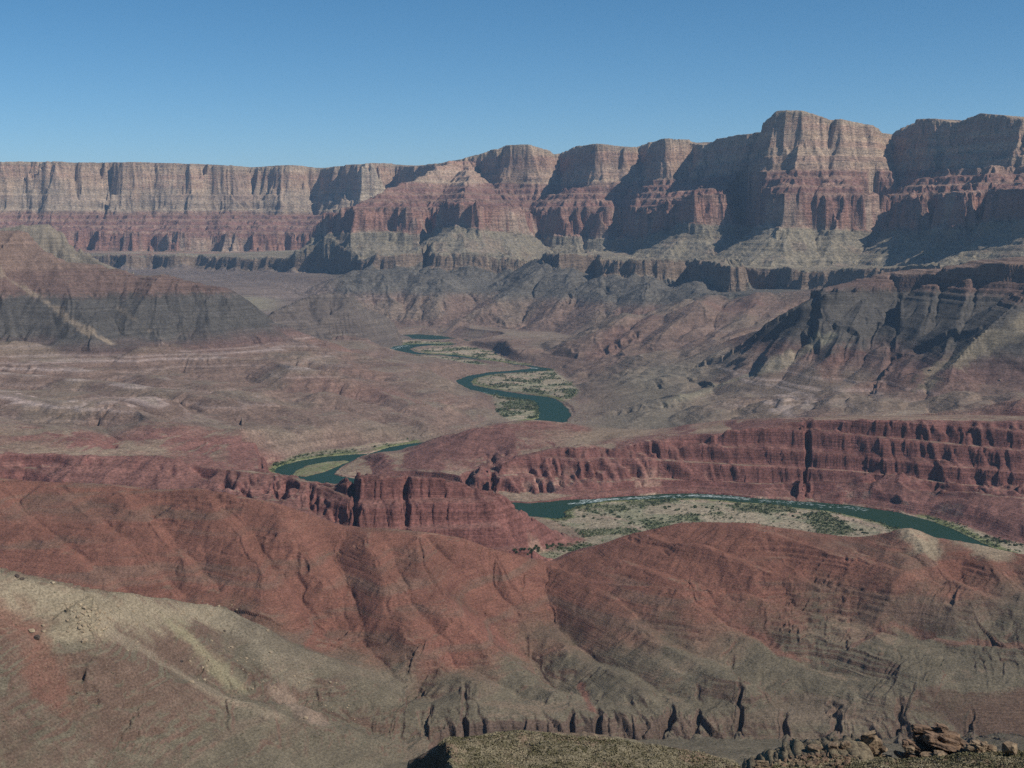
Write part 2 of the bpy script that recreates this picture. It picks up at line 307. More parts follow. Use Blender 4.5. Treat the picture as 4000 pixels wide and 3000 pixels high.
c1p = np.interp(np.clip(s1 / W1, 0, 1), [0, .05, .10, .28, .36, .62, .72, 1], [0, .04, .14, .46, .56, .72, .86, 1.0])
up_cl = z1 - (z1 - zb1) * c1p
t = np.clip((s1 - W1) / (np.maximum(s1 - W1, 0) + np.maximum(d2, 0) + 60), 0, 1)
sup = zb1 + (z2 + 15 - zb1) * t
zin = np.where(s1 < 0, z1 - 2 - 0.03 * np.maximum(-s1, 0), np.where(s1 < W1, up_cl, sup))
# ridges of the red slope standing out from the wall
def ridge(crest, k, seed):
    P = P3(crest); d, z, s = pdist(P, Xc, Yc); d, z = up(d), up(z)
    return z - k * np.maximum(d * (1 + .3 * fbm(Xw / 200, Yw / 200, 3, seed)) - 5, 0) 
rg = ridge([(1000,345,10850),(965,350,10400),(930,368,10150),(890,388,9900),(840,405,9650),(790,425,9500),(745,450,9380)], .62, 80)
rg = np.maximum(rg, ridge([(1005,344,10850),(1012,365,10200),(1008,395,9700),(998,438,8950)], .62, 81))
rg = np.maximum(rg, ridge([(1300,400,9700),(1270,430,9450),(1240,465,9320)], .6, 82))
rg = np.maximum(rg, ridge([(1450,385,9300),(1420,430,8900),(1410,466,8720)], .6, 83))
rg = np.maximum(rg, ridge([(1600,370,8550),(1560,400,8300),(1520,432,7950)], .6, 84))
rg = np.maximum(rg, ridge([(1700,360,7850),(1695,400,7700),(1690,436,7500)], .6, 85))
rg = np.maximum(rg, ridge([(1850,400,7950),(1830,420,7750),(1810,438,7550)], .6, 86))
rg = np.maximum(rg, ridge([(2060,375,7750),(2000,405,7500),(1985,440,7320)], .6, 87))
rg = np.maximum(rg, ridge([(2150,350,7350),(2120,395,7150),(2100,430,6980)], .6, 88))
rg = np.maximum(rg, ridge([(1160,395,10200),(1180,430,9900),(1200,462,9500)], .6, 89))
zin = np.where(s1 < 0, zin, np.maximum(zin, np.where(d2 > 0, rg, -1e3)))
c2p = np.interp(np.clip(-d2 / W2, 0, 1), [0, .15, .8, 1], [0, .12, .9, 1])
d2r = np.maximum(-d2r - W2, 0) * sstep(0, 60, -d2 - W2)
t3 = np.clip((-d2 - W2) / (np.maximum(-d2 - W2, 0) + np.maximum(d3, 0) + 1), 0, 1)
len3 = np.maximum(-d2 - W2, 0) + np.maximum(d3, 0)
drop = d2r
ba = z3 + 2 + np.maximum(zb2 - z3, 5) * np.clip(1 - drop / np.maximum(1.75 * (zb2 - z3), 60) , 0, 1) ** 1.25
ba = ba + 0.02 * d3
zl2 = np.where(d2 > 0, zin, np.where(-d2 < W2, z2 - (z2 - zb2) * c2p, np.minimum(ba, zb2)))
c3p = np.interp(np.clip(-d3 / W3, 0, 1), [0, .15, .8, 1], [0, .1, .92, 1])
below = zb3 - 0.50 * np.maximum(-d3 - W3, 0)
fz = np.where(d3 > 0, zl2, np.where(-d3 < W3, z3 - (z3 - zb3) * c3p, below))
lava = (fz > H) & (d3 < -W3)
isfar = sstep(-12, 4, fz - H)
H = np.where(d3 > -W3, fz, smax(H, fz, 12))
print("wall", round(time.time() - T0, 1))


# ------------------------------------------------------------------ river and its flats (traced on the water plane z = 0)
def gpoly(pts, z=0.0):
    p = np.array(pts, float); az, t = ray(p[:, 0], p[:, 1]); r = (z - CAMZ) / t
    return np.stack([r * np.sin(az), r * np.cos(az)], -1)
RIV = [  # closed outlines of the water
 [(1142,1087),(1180,1084),(1230,1080),(1330,1074),(1430,1067),(1500,1066),(1560,1069),(1640,1076),(1700,1081),(1830,1091),(1900,1101),(1945,1108),(2010,1125),(2070,1148),(2115,1170),(2180,1200),(2260,1240),
  (2200,1262),(2110,1215),(2050,1178),(2005,1164),(1950,1148),(1885,1126),(1800,1107),(1700,1095),(1600,1086),(1500,1079),(1400,1081),(1300,1085),(1240,1097),(1215,1108),(1225,1120),(1200,1123),(1110,1118),(1000,1102),(900,1080),(830,1062),(780,1050),(700,1045),(640,1040),
  (592,1020),(598,1010),(640,996),(700,987),(760,982),(800,979),(770,990),(755,1000),(735,1012),(720,1025),(760,1034),(830,1036),(920,1046),(1000,1062),(1080,1082)],
 [(790,986),(800,979),(840,966),(880,960),(960,948),(1020,938),(1080,925),(1130,912),(1165,903),(1162,892),(1166,880),(1150,868),(1100,860),(1060,853),(1020,845),(990,830),(985,822),(1010,812),(1050,805),(1100,801),(1135,797),(1150,794),(1120,791),(1060,783),(1010,776),(960,770),(900,768),(850,762),(838,755),(850,748),(880,744),(940,742),(1000,742),(1020,739),(980,735),(940,735),(880,732),(862,728),(870,723),(900,722),(950,725),(985,731),(1040,738),(1045,741),
  (1000,745),(940,746),(900,750),(885,754),(895,760),(930,765),(980,766),(1040,776),(1100,785),(1150,790),(1195,797),(1180,802),(1120,806),(1060,810),(1025,818),(1017,825),(1022,832),(1060,840),(1120,850),(1180,857),(1200,862),(1215,872),(1228,886),(1235,900),(1222,912),(1170,925),(1100,940),(1030,950),(960,960),(900,967),(850,976),(835,984)],
]
BAR = [[(640,1016),(662,1006),(700,999),(745,995),(757,997),(730,1008),(700,1020),(660,1030),(632,1028)]]
FLAT = [
 [(1190,1125),(1240,1100),(1300,1088),(1400,1083),(1500,1081),(1600,1088),(1700,1097),(1800,1109),(1880,1128),(1950,1150),(2000,1170),(2100,1230),(2100,1330),(1850,1290),(1700,1250),(1500,1230),(1400,1220),(1290,1215),(1150,1216),(1120,1213),(1190,1192),(1270,1172),(1240,1150)],
 [(2000,1118),(2080,1140),(2160,1170),(2300,1200),(2400,1240),(2300,1262),(2220,1235),(2120,1175)],
 [(1190,800),(1130,808),(1060,812),(1030,820),(1022,828),(1060,838),(1130,848),(1200,858),(1225,868),(1250,850),(1235,830),(1215,815)],
 [(1060,850),(1110,858),(1160,868),(1168,885),(1162,905),(1100,912),(1075,895),(1068,870)],
 [(900,757),(960,752),(1010,750),(1060,760),(1100,780),(1140,788),(1060,780),(1000,768),(930,764)],
 [(850,768),(960,772),(1020,780),(1060,790),(1000,795),(960,785),(880,775)],
 [(870,735),(930,738),(990,745),(960,750),(900,748),(870,744)],
 [(590,1022),(640,995),(760,979),(890,957),(880,952),(750,970),(650,985),(590,1005)],
]
def inpoly(P, X, Y):
    c = np.zeros(X.shape, bool)
    x0, y0 = P[-1]
    for x1_, y1_ in P:
        m = ((y1_ > Y) != (y0 > Y))
        with np.errstate(divide='ignore', invalid='ignore'):
            xi = (x0 - x1_) * (Y - y1_) / ((y0 - y1_) if y0 != y1_ else 1e-9) + x1_
        c ^= m & (X < xi); x0, y0 = x1_, y1_
    return c
jlo, jhi = np.searchsorted(PX, 520), np.searchsorted(PX, 2520)
ilo, ihi = 0, int((R[:, NC // 2] < 7600).sum())
SL = (slice(ilo, ihi), slice(jlo, jhi))
Xs = Xw[SL] + 5 * fbm(Xw[SL] / 45, Yw[SL] / 45, 3, 90); Ys = Yw[SL] + 9 * fbm(Xw[SL] / 60, Yw[SL] / 60, 3, 93)
rivm = np.zeros(Xs.shape, bool)
for P in RIV: rivm |= inpoly(gpoly(P), Xs, Ys)
barm = np.zeros(Xs.shape, bool)
for P in BAR: barm |= inpoly(gpoly(P), Xs, Ys)
flm = np.zeros(Xs.shape, bool)
for P in FLAT: flm |= inpoly(gpoly(P), Xs, Ys)
def sdist(Ps):
    o = np.full(Xs[::3, ::3].shape, 1e9)
    for P in Ps:
        g = gpoly(P); g = np.concatenate([g, g[:1]]); g3 = np.concatenate([g, g[:, :1] * 0], 1)
        o = np.minimum(o, pdist(g3, Xs[::3, ::3], Ys[::3, ::3])[0])
    a = np.repeat(np.repeat(o, 3, 0), 3, 1)[:Xs.shape[0], :Xs.shape[1]]
    return smoothC(smoothR(a, 5), 5)
driv = sdist(RIV) * np.where(rivm, -1, 1)
dflat = np.minimum(sdist(FLAT), 1e9) * np.where(flm, -1, 1)
dbar = sdist(BAR) * np.where(barm, -1, 1)

away = np.ones(H.shape, f32_ := np.float32); away[SL] = sstep(40, 420, np.minimum(driv, dflat))
roll0 = fbm(Xw / 1100, Yw / 700, 4, 420); H += 60 * roll0 * sstep(6400, 7000, R) * sstep(-W3, -W3 - 300, d3) * sstep(200, 260, H)
roll = ridged((Xw * .8 + Yw * .6) / 900, (Yw * .8 - Xw * .6) / 420, 3, 400) + .5 * ridged(Xw / 300, Yw / 300, 2, 410)
H += away * sstep(3350, 3900, R) * (1 - sstep(5200, 6600, R)) * (1 - np.maximum(np.maximum(w_left, w_right), w_h7)) * (30 * roll - 8)

# ------------------------------------------------------------------ gullies and spurs, drawn along the ground
def drape(pts, step=6.0):
    """points of the picture laid on the ground sheet as it stands: where the sight line first meets it"""
    p = np.array(pts, float); L = np.concatenate([[0], np.cumsum(np.hypot(*(p[1:] - p[:-1]).T))])
    n = max(2, int(L[-1] / step)); q = np.linspace(0, L[-1], n)
    X = np.interp(q, L, p[:, 0]); Y = np.interp(q, L, p[:, 1])
    az, t = ray(X, Y); jj = np.clip(np.searchsorted(AZ, az), 0, NC - 1); o = []
    for j, a, tt_ in zip(jj, az, t):
        e = (H0[:, j] - CAMZ) / R[:, j]; k = int(np.argmax(e >= tt_))
        if e[k] < tt_: continue
        o.append((R[k, j] * math.sin(a), R[k, j] * math.cos(a), 0.0))
    o = np.array(o)
    return o
def stroke(pts, amp, wid, V=1.3, grow=True):
    P = drape(pts)
    if len(P) < 2: return
    az = np.arctan2(P[:, 0], P[:, 1]); r = np.hypot(P[:, 0], P[:, 1])
    m = wid * 1.6; da = m / r.min()
    j0, j1 = np.searchsorted(AZ, az.min() - da), np.searchsorted(AZ, az.max() + da)
    if j1 - j0 < 2: return
    i0 = int((R[:, j0:j1].max(1) < r.min() - m).sum()); i1 = int((R[:, j0:j1].min(1) < r.max() + m).sum())
    S = (slice(i0, i1), slice(j0, j1)); x = Xw[S]; y = Yw[S]
    x = x + .18 * wid * fbm(x / (wid * .9), y / (wid * .9), 3, 7); y = y + .18 * wid * fbm(x / (wid * .9), y / (wid * .9), 3, 8)
    d, _, s_ = pdist(P, x, y, .03); tot = s_.max() + 1e-6
    e = np.clip(s_ / tot, 0, 1)
    a = (0.35 + 0.65 * np.clip(e * 2.2, 0, 1)) * np.clip((1 - e) * 6, 0, 1) if grow else np.clip(e * 4, 0, 1) * np.clip((1 - e) * 4, 0, 1)
    H[S] += amp * a * np.clip(1 - d / (wid * 1.3), 0, 1) ** V
H0 = H.copy()
GUL = [
 ([(378,1150),(380,1193),(374,1221),(388,1281),(420,1310)],9,32),([(315,1176),(329,1221),(350,1274)],6,24),([(430,1170),(450,1230),(470,1290)],4,18),
 ([(738,1127),(737,1193),(742,1263),(756,1323),(789,1365),(824,1403),(848,1424),(915,1456),(953,1480),(985,1502)],20,60),
 ([(985,1239),(999,1288),(1023,1312),(1069,1344),(1128,1386),(1153,1414),(1202,1449),(1251,1487),(1265,1505)],18,60),([(1013,1239),(1021,1281),(1026,1312)],6,20),
 ([(1009,1393),(985,1428),(957,1466)],8,30),([(719,1281),(733,1323),(754,1340)],7,26),([(640,1200),(660,1290),(720,1345),(789,1365)],8,34),([(830,1190),(850,1280),(862,1380)],4,22),([(560,1160),(590,1260),(640,1330),(700,1380)],5,26),
 ([(1209,1240),(1300,1264),(1420,1272),(1520,1282)],12,40),([(1823,1180),(1850,1205),(1900,1218),(1990,1245),(2090,1275)],10,40),([(2075,1200),(2080,1240),(2086,1270)],8,24),
 ([(1700,1215),(1760,1262),(1816,1295),(1823,1312),(1858,1330),(1928,1344),(1998,1372),(2068,1386),(2212,1396)],16,50),([(1518,1340),(1595,1362),(1648,1379),(1683,1410),(1788,1435),(1893,1449),(1998,1470)],14,48),
 ([(1545,1225),(1553,1250),(1557,1285),(1580,1320)],8,28),([(1625,1250),(1635,1280),(1655,1310)],7,26),([(1683,1265),(1700,1295),(1735,1325)],7,26),([(1490,1230),(1500,1265),(1520,1300)],6,24),
 ([(1200,1330),(1280,1400),(1350,1460),(1380,1510)],9,36),([(1330,1330),(1400,1400),(1480,1460),(1530,1500)],8,36),([(1100,1260),(1160,1320),(1230,1380)],5,24),
 ([(1720,1330),(1760,1380),(1800,1430)],6,28),([(1900,1290),(1960,1330),(2010,1370)],6,28),([(2120,1290),(2150,1340),(2180,1390)],6,28),([(1400,1480),(1500,1510),(1560,1538)],6,26),
 ([(-60,1290),(0,1302),(60,1325),(85,1345),(70,1400),(105,1456),(150,1519),(210,1571),(280,1624),(325,1655)],14,44),
 ([(400,1420),(455,1473),(520,1492),(595,1498),(682,1500),(735,1519),(824,1557),(876,1578),(925,1600),(957,1618)],16,42),([(300,1380),(380,1430),(440,1468)],6,26),([(470,1360),(540,1430),(600,1480),(690,1500)],7,28),([(600,1440),(680,1480),(760,1520),(850,1560)],7,28),
 ([(150,901),(210,915),(262,939),(245,957),(230,972)],16,80),([(483,852),(525,876),(595,908),(665,929),(735,950),(790,965)],20,90),([(80,860),(90,885),(130,900)],10,60),([(336,830),(360,860),(400,880),(450,920)],9,60),
 ([(806,850),(820,880),(836,905),(880,925),(943,945)],18,80),([(960,855),(975,870),(985,890)],10,60),([(700,835),(760,860),(806,866)],9,60),
 ([(1665,845),(1662,860),(1665,885)],14,70),([(1753,845),(1760,865),(1752,890)],14,70),([(1595,860),(1592,880),(1593,902)],12,60),([(2103,735),(2050,780),(2000,810),(1998,840),(2005,873),(2000,900)],22,90),([(1700,780),(1698,800),(1704,820)],12,60),([(1840,820),(1870,850),(1900,870)],10,60),([(2150,830),(2140,860),(2160,890)],10,60),
 ([(1398,715),(1385,735),(1377,756),(1340,775)],16,90),([(1480,690),(1450,720),(1400,745)],14,90),([(1560,700),(1500,760),(1430,800)],10,90),([(1330,745),(1310,765),(1290,780)],10,70),
 ([(1440,620),(1450,650),(1430,680)],22,120),([(1340,610),(1330,650),(1360,690)],24,130),([(1250,600),(1240,640),(1250,690)],24,130),([(1600,640),(1610,670),(1590,700)],20,120),([(1100,620),(1050,650),(960,680)],22,130),([(900,610),(860,660),(850,710)],24,140),
 ([(590,770),(640,790),(700,805),(760,812),(830,830)],14,90),([(350,790),(450,815),(560,830)],12,90),
 ([(735,1060),(737,1090),(745,1125)],20,26),([(690,1040),(690,1080),(700,1105)],12,24),([(925,1040),(930,1060),(940,1085)],8,22),([(850,1040),(855,1065),(870,1100)],8,22),([(600,1035),(605,1060),(610,1080)],10,26),([(540,1025),(545,1050),(550,1070)],10,26),
 ([(1870,925),(1880,980),(1890,1040)],16,30),([(1960,925),(1950,980),(1925,1035)],26,42),([(2060,935),(2040,1000),(2005,1060)],34,55),([(2150,930),(2130,1000),(2085,1065)],34,55),([(2230,930),(2220,1000),(2190,1070)],30,50),([(1740,1000),(1735,1030),(1730,1045)],12,26),([(1770,925),(1765,960)],10,26),([(1065,1010),(1062,1040)],14,16),([(1905,1060),(1900,1085)],5,20),
]
SPU = [
 ([(1000,1165),(1060,1190),(1132,1221),(1170,1238),(1230,1258),(1314,1276),(1419,1284),(1553,1298),(1683,1323),(1788,1332),(1858,1336)],14,60),
 ([(1490,1130),(1613,1158),(1718,1193),(1788,1214),(1858,1221),(1945,1239),(1998,1256),(2078,1281),(2160,1300)],12,60),
 ([(1438,1176),(1560,1211),(1662,1253),(1788,1277),(1830,1300)],9,45),([(1977,1150),(1985,1170),(1990,1200)],8,50),([(1620,1360),(1788,1400),(1930,1425),(2060,1440)],7,50),([(1300,1400),(1420,1440),(1560,1480),(1700,1500)],7,55),
 ([(740,1132),(800,1200),(880,1290),(960,1370),(1020,1420),(1100,1480)],10,60),([(190,1310),(203,1323),(215,1335)],12,34),([(73,1400),(210,1412),(245,1430),(350,1484),(525,1526),(665,1575),(774,1603)],9,32),([(330,1300),(420,1380),(520,1450),(640,1480)],6,36),([(610,1500),(660,1530),(700,1560)],7,26),
 ([(175,883),(245,876),(297,901),(350,925),(420,946),(490,957)],16,90),([(60,930),(150,945),(240,962)],8,70),([(297,754),(437,775),(595,792),(700,815),(774,822),(850,845),(930,860)],16,110),([(824,827),(929,845),(992,873)],14,90),([(700,890),(780,905),(860,925)],12,80),([(400,830),(500,870),(560,900)],12,80),
 ([(1560,870),(1640,860),(1720,870)],8,70),([(1780,850),(1900,880)],8,80),([(1290,620),(1300,660),(1290,700)],26,130),([(1400,615),(1395,650),(1400,690)],22,120),([(1480,640),(1520,680),(1500,730)],26,150),([(960,600),(930,640),(900,680)],26,150),([(1740,640),(1700,680),(1640,720)],20,130),([(1040,745),(1130,738),(1220,742),(1300,750)],14,90),([(1040,775),(1100,770),(1200,778)],8,60),
 ([(220,600),(215,650),(200,700),(190,750)],20,120),([(330,610),(340,660),(335,720),(350,760)],22,110),([(480,640),(500,690),(520,740),(560,770)],20,110),
]
# the long spurs between the gullies: the face is cut back and the crests left standing
def spurs(lines, D_, lo, hi, k_, wob=7., hold=3., rnd=6., step=22):
    global H
    T_ = slice(int((R.max(1) < lo).sum()), int((R.min(1) < hi).sum())); Ht = H[T_]; Dt = D_[T_]; top_ = np.full(Ht.shape, -1e3)
    x_, y_ = Xw[T_], Yw[T_]; L_ = wob * 7
    xw_ = (x_ + wob * fbm(x_ / L_, y_ / L_, 3, 66))[::2, ::2]; yw_ = (y_ + wob * fbm(x_ / L_, y_ / L_, 3, 67))[::2, ::2]
    for q_ in lines:
        P = drape(q_, step)
        if len(P) < 2: continue
        az_ = np.arctan2(P[:, 0], P[:, 1]); r_ = np.hypot(P[:, 0], P[:, 1]); jj = np.clip(np.searchsorted(AZ, az_), 0, NC - 1)
        P[:, 2] = [np.interp(a, R[:, j], H[:, j]) for a, j in zip(r_, jj)]
        d, z_, _ = pdist(P, xw_, yw_, .04)
        d = np.repeat(np.repeat(d, 2, 0), 2, 1)[:Ht.shape[0], :Ht.shape[1]]; z_ = np.repeat(np.repeat(z_, 2, 0), 2, 1)[:Ht.shape[0], :Ht.shape[1]]
        top_ = np.maximum(top_, z_ + 1.5 - k_ * (np.sqrt(d * d + rnd * rnd) - rnd))
    H[T_] = np.where(Dt > .01, np.minimum(smax(Ht - Dt, smoothC(smoothR(top_, 3), 3), 4), Ht + hold), Ht)
lowR = np.maximum(1375, np.where(PX < 870, rr[7] + 20, 0))[None, :]
spurs([[(-60,1040),(30,1110),(120,1180),(220,1250)],[(100,1040),(180,1110),(300,1200),(380,1275)],[(245,1047),(330,1150),(450,1260),(560,1335),(640,1392)],[(438,1054),(480,1120),(560,1220),(640,1310),(720,1370),(790,1410)],
 [(600,1087),(650,1160),(700,1240),(740,1310)],[(790,1136),(800,1200),(830,1290),(880,1370),(950,1430),(1010,1470)],[(900,1150),(920,1220),(960,1300),(1030,1370),(1110,1430),(1200,1490)],
 [(1060,1192),(1090,1250),(1150,1320),(1240,1390),(1330,1450),(1400,1510)],[(1120,1215),(1170,1238),(1230,1258),(1314,1276),(1419,1284),(1553,1298),(1683,1323),(1788,1332),(1900,1350),(2050,1375),(2212,1405)],
 [(1250,1262),(1330,1320),(1430,1390),(1520,1440),(1620,1500)],[(1440,1288),(1540,1350),(1660,1400),(1780,1445),(1900,1480)],[(1640,1315),(1740,1370),(1880,1415),(2020,1450)],
 [(1250,1197),(1330,1210),(1400,1240),(1480,1262)],[(1380,1150),(1438,1176),(1560,1211),(1662,1253),(1788,1277),(1840,1300)],[(1470,1128),(1613,1158),(1718,1193),(1788,1214),(1858,1221),(1945,1239),(2030,1268),(2120,1290),(2230,1310)],
 [(1700,1152),(1780,1175),(1850,1190)],[(1840,1164),(1900,1185),(1960,1215)],[(1960,1151),(1985,1185),(2020,1230),(2050,1255)],[(2110,1176),(2130,1210),(2160,1250),(2200,1280)],[(2212,1198),(2250,1240),(2300,1290)]],
 14.0 * sstep(0, 90, rr[8][None, :] - R) * sstep(0, 65, R - lowR) * (1 - .25 * sstep(1200, 1500, pxg)), 1300, 2250, .38)
H0 = H.copy()
spurs([[(-60,800),(100,812),(250,828),(400,850),(520,875),(620,905),(700,935)],[(297,754),(437,775),(595,792),(700,815),(800,840),(880,870),(940,900)],[(0,850),(120,865),(175,883),(245,878),(297,901),(350,925),(440,948),(530,962)],[(-40,900),(60,925),(150,945),(240,962),(330,970)],
 [(500,850),(600,880),(700,915),(780,940)],[(560,760),(700,785),(830,805),(950,830),(985,845)],[(700,850),(820,880),(900,905),(930,930)],[(-60,770),(80,785),(200,800),(330,815),(450,835)],[(300,860),(400,890),(480,920),(560,945)],
 [(1640,820),(1600,860),(1560,890)],[(1760,800),(1700,850),(1680,890)],[(1850,820),(1810,860),(1800,890)],[(1960,800),(1930,850),(1910,890)],[(2150,790),(2080,840),(2050,885)],[(2230,800),(2190,850),(2170,890)],[(1750,775),(1600,820),(1450,860),(1320,890)],[(1620,760),(1480,800),(1340,845)]],
 25.0 * sstep(3350, 3600, R) * sstep(5000, 4700, R) * away * (1 - np.maximum(w_left, w_right)), 3300, 5050, .33, 16., 4., 38., 14)
H0 = H.copy()
spurs([[(1540,645),(1450,700),(1380,750),(1330,775)],[(1640,630),(1600,690),(1520,745),(1440,790)],[(1470,655),(1400,700),(1330,740),(1280,765)],[(1750,640),(1700,690),(1620,740),(1540,780)],[(1290,600),(1300,660),(1280,720)],[(1400,610),(1380,660),(1340,700)],[(1180,570),(1130,620),(1060,660),(1000,690)],[(1230,580),(1220,640),(1180,690)],[(830,580),(840,640),(850,700)],[(740,600),(760,650),(800,700)],[(950,600),(960,650),(940,700)],[(900,580),(900,640),(880,690)]],
 30.0 * sstep(5000, 5400, R) * sstep(8100, 7800, R) * away * (1 - np.maximum(w_left, w_right)) * (d3 < -W3), 4950, 8200, .42, 22., 5., 22., 12)
H0 = H.copy()
spurs([[(60,545),(90,620),(110,700)],[(220,600),(215,650),(200,700),(190,750)],[(330,610),(340,660),(335,720),(350,765)],[(420,615),(440,670),(450,730)],[(490,640),(520,700),(560,750)],[(0,600),(20,680),(30,740)],[(150,575),(150,640),(150,720)],[(280,600),(270,660),(270,730)],[(380,610),(390,670),(400,740)],
 [(1775,640),(1740,700),(1690,760)],[(1850,620),(1830,690),(1800,770)],[(1930,620),(1920,700),(1900,780)],[(2020,610),(2000,690),(1980,760)],[(2100,600),(2080,680),(2040,760)],[(1810,620),(1780,700),(1740,770)],[(1890,620),(1870,690),(1850,775)]],
 (5.0 * w_left + 15.0 * w_right) * sstep(5450, 5250, R), 3600, 5500, .60, 12., 4., 12., 12)
H0 = H.copy()
def soft(p): return .85 if p[0][1] > 1120 or (p[0][1] > 1100 and p[0][0] > 400) else ((.6 if p[0][1] > 905 and p[0][0] > 1700 else .45) if p[0][1] > 1015 or (p[0][0] > 1700 and p[0][1] > 915) else .9)
for p_, a_, w_ in GUL: stroke(p_, -a_ * soft(p_), w_ * (1.2 if p_[0][1] > 1120 else 1))
for p_, a_, w_ in SPU: stroke(p_, a_ * soft(p_) * (1.3 if p_[0][1] > 1120 else 1), w_ * 1.2, 1.4, False)
# cliff lines are not straight: joints, coves and buttresses move them in and out
def cove(lo, hi, a, l1, l2, msk, seed, sw=100.):
    i0, i1 = int((R.max(1) < lo).sum()), int((R.min(1) < hi).sum()); T_ = slice(i0, i1)
    x, y, r_ = Xw[T_], Yw[T_], R[T_]; e = sstep(lo, lo + .25 * (hi - lo), r_) * sstep(hi, hi - .25 * (hi - lo), r_) * msk[None, :]
    n1 = ridged(x / l1, y / (l1 * 1.6), 3, seed); n2 = ridged(x / l2, y / (l2 * 1.6), 2, seed + 7); n3 = np.round(3 * vnoise(x / (l2 * .8), y / (l2 * 3), seed + 9)) / 3 - .5
    def saw(L, k, wv):                                  # buttresses with one steep side
        u_ = (x + k * (r_ - lo) + wv * fbm(x / (L * 1.3), y / (L * 1.3), 3, seed + k_s)) / L; b_ = np.floor(u_); f_ = u_ - b_
        return ((1 - f_) ** 1.3 * sstep(0, .10, f_) - .4) * (.15 + 1.1 * _h(b_, b_ * 0, seed + 3))
    k_s = 21
    d = a * e * (n1 * .5 + n2 * .3 + saw(sw, .5, sw * .5) * 1.5 + saw(sw * .31, .35, sw * .2) * .55)
    if lo == 2640: d = d * sstep(-15, 20, r_ - rr[13][None, :])      # the scree apron below stays even
    for j in range(NC): H[T_, j] = np.interp(r_[:, j] + d[:, j], R[:, j], Hc[:, j])
Hc = H.copy()
cove(1275, 1420, 9.5, 85, 26, sstep(915, 960, PX) * (.25 + .9 * sstep(-.3, .4, fbm(PX / 90, PX * 0, 3, 604))), 600, 42.)
Hc = H.copy(); cove(2240, 2640, 7, 140, 34, sstep(1280, 1180, PX), 620, 95.)
Hc = H.copy(); cove(2640, 3200, 13, 170, 42, np.interp(PX, [1020, 1080, 1250, 1450, 1600, 1800, 1920, 2300], [0, .35, .45, .6, .4, .35, .85, .95]), 640, 105.)
del Hc
def clefts(lst, r0, r1):
    for px_, w_, dep in lst:
        j0, j1 = np.searchsorted(PX, px_ - w_), np.searchsorted(PX, px_ + w_)
        for j in range(j0, j1):
            q = np.clip(1 - np.abs(PX[j] - px_ + w_ * .9 * (vnoise(R[:, j] / 9, R[:, j] * 0 + px_, 5) - .5)) / (w_ * (.45 + .55 * np.clip((r1 - R[:, j]) / (r1 - r0), 0, 1))), 0, 1); e = np.interp(R[:, j], [r0, r0 + 12, r1 - 30, r1], [0, 1, 1, 0]); H[:, j] = np.interp(R[:, j] - dep * np.minimum(1, q * 1.6) * e, R[:, j], H[:, j])
clefts([(1000,10,10),(1237,10,10),(1300,12,10),(1455,17,17),(1520,12,12),(1613,11,16),(1716,14,14),(1822,20,20),(1970,12,12),(2131,12,13)], 1300, 1440)
clefts([(1062,9,20),(1745,12,18)], 2780, 3120)
clefts([(764,13,24),(874,12,16)], 2230, 2560)
print("strokes", round(time.time() - T0, 1))

# ------------------------------------------------------------------ rain-cut relief: furrows that follow the slope, octave on octave
f32 = np.float32
def slope_xy(A):
    dr = np.gradient(A, axis=0) / np.maximum(np.gradient(R, axis=0), .5)
    # along an index row the ring radius changes too, so take that part out
    dj = np.gradient(AZ)[None, :]
    da = (np.gradient(A, axis=1) - dr * np.gradient(R, axis=1)) / dj / R
    sa, ca = np.sin(AZ)[None, :], np.cos(AZ)[None, :]
    return (dr * sa + da * ca).astype(f32), (dr * ca - da * sa).astype(f32)
Hb = smoothC(smoothR(H, int(9 * Q) | 1), int(9 * Q) | 1)
gx, gy = slope_xy(Hb); del Hb
Xf = Xw.astype(f32); Yf = Yw.astype(f32)
def furrow(lam, ux, uy, seed):
    x = Xf / lam; y = Yf / lam; ix = np.floor(x); iy = np.floor(y); fx = x - ix; fy = y - iy
    va = np.zeros_like(x); vb = np.zeros_like(x); wt = np.zeros_like(x)
    for i in (-1, 0, 1):
        for j in (-1, 0, 1):
            h1 = _h(ix + i, iy + j, seed) - .5; h2 = _h(ix + i, iy + j, seed + 5) - .5; h3 = _h(ix + i, iy + j, seed + 9)
            qx = fx - i - .5 - h1 * .7; qy = fy - j - .5 - h2 * .7
            w_ = np.exp(-2.2 * (qx * qx + qy * qy)); ph = (qx * ux + qy * uy) * 6.2832 + h3 * 2.5
            va += np.cos(ph) * w_; vb += np.sin(ph) * w_; wt += w_
    return va / wt, vb / wt
slope = np.sqrt(gx * gx + gy * gy)
sfac = (sstep(.06, .5, slope) * (1 - .97 * sstep(.6, 1.1, slope) * (R < 3300))).astype(f32)
ax, ay = gx.copy(), gy.copy(); E = np.zeros_like(gx)
isw = isfar.astype(f32)
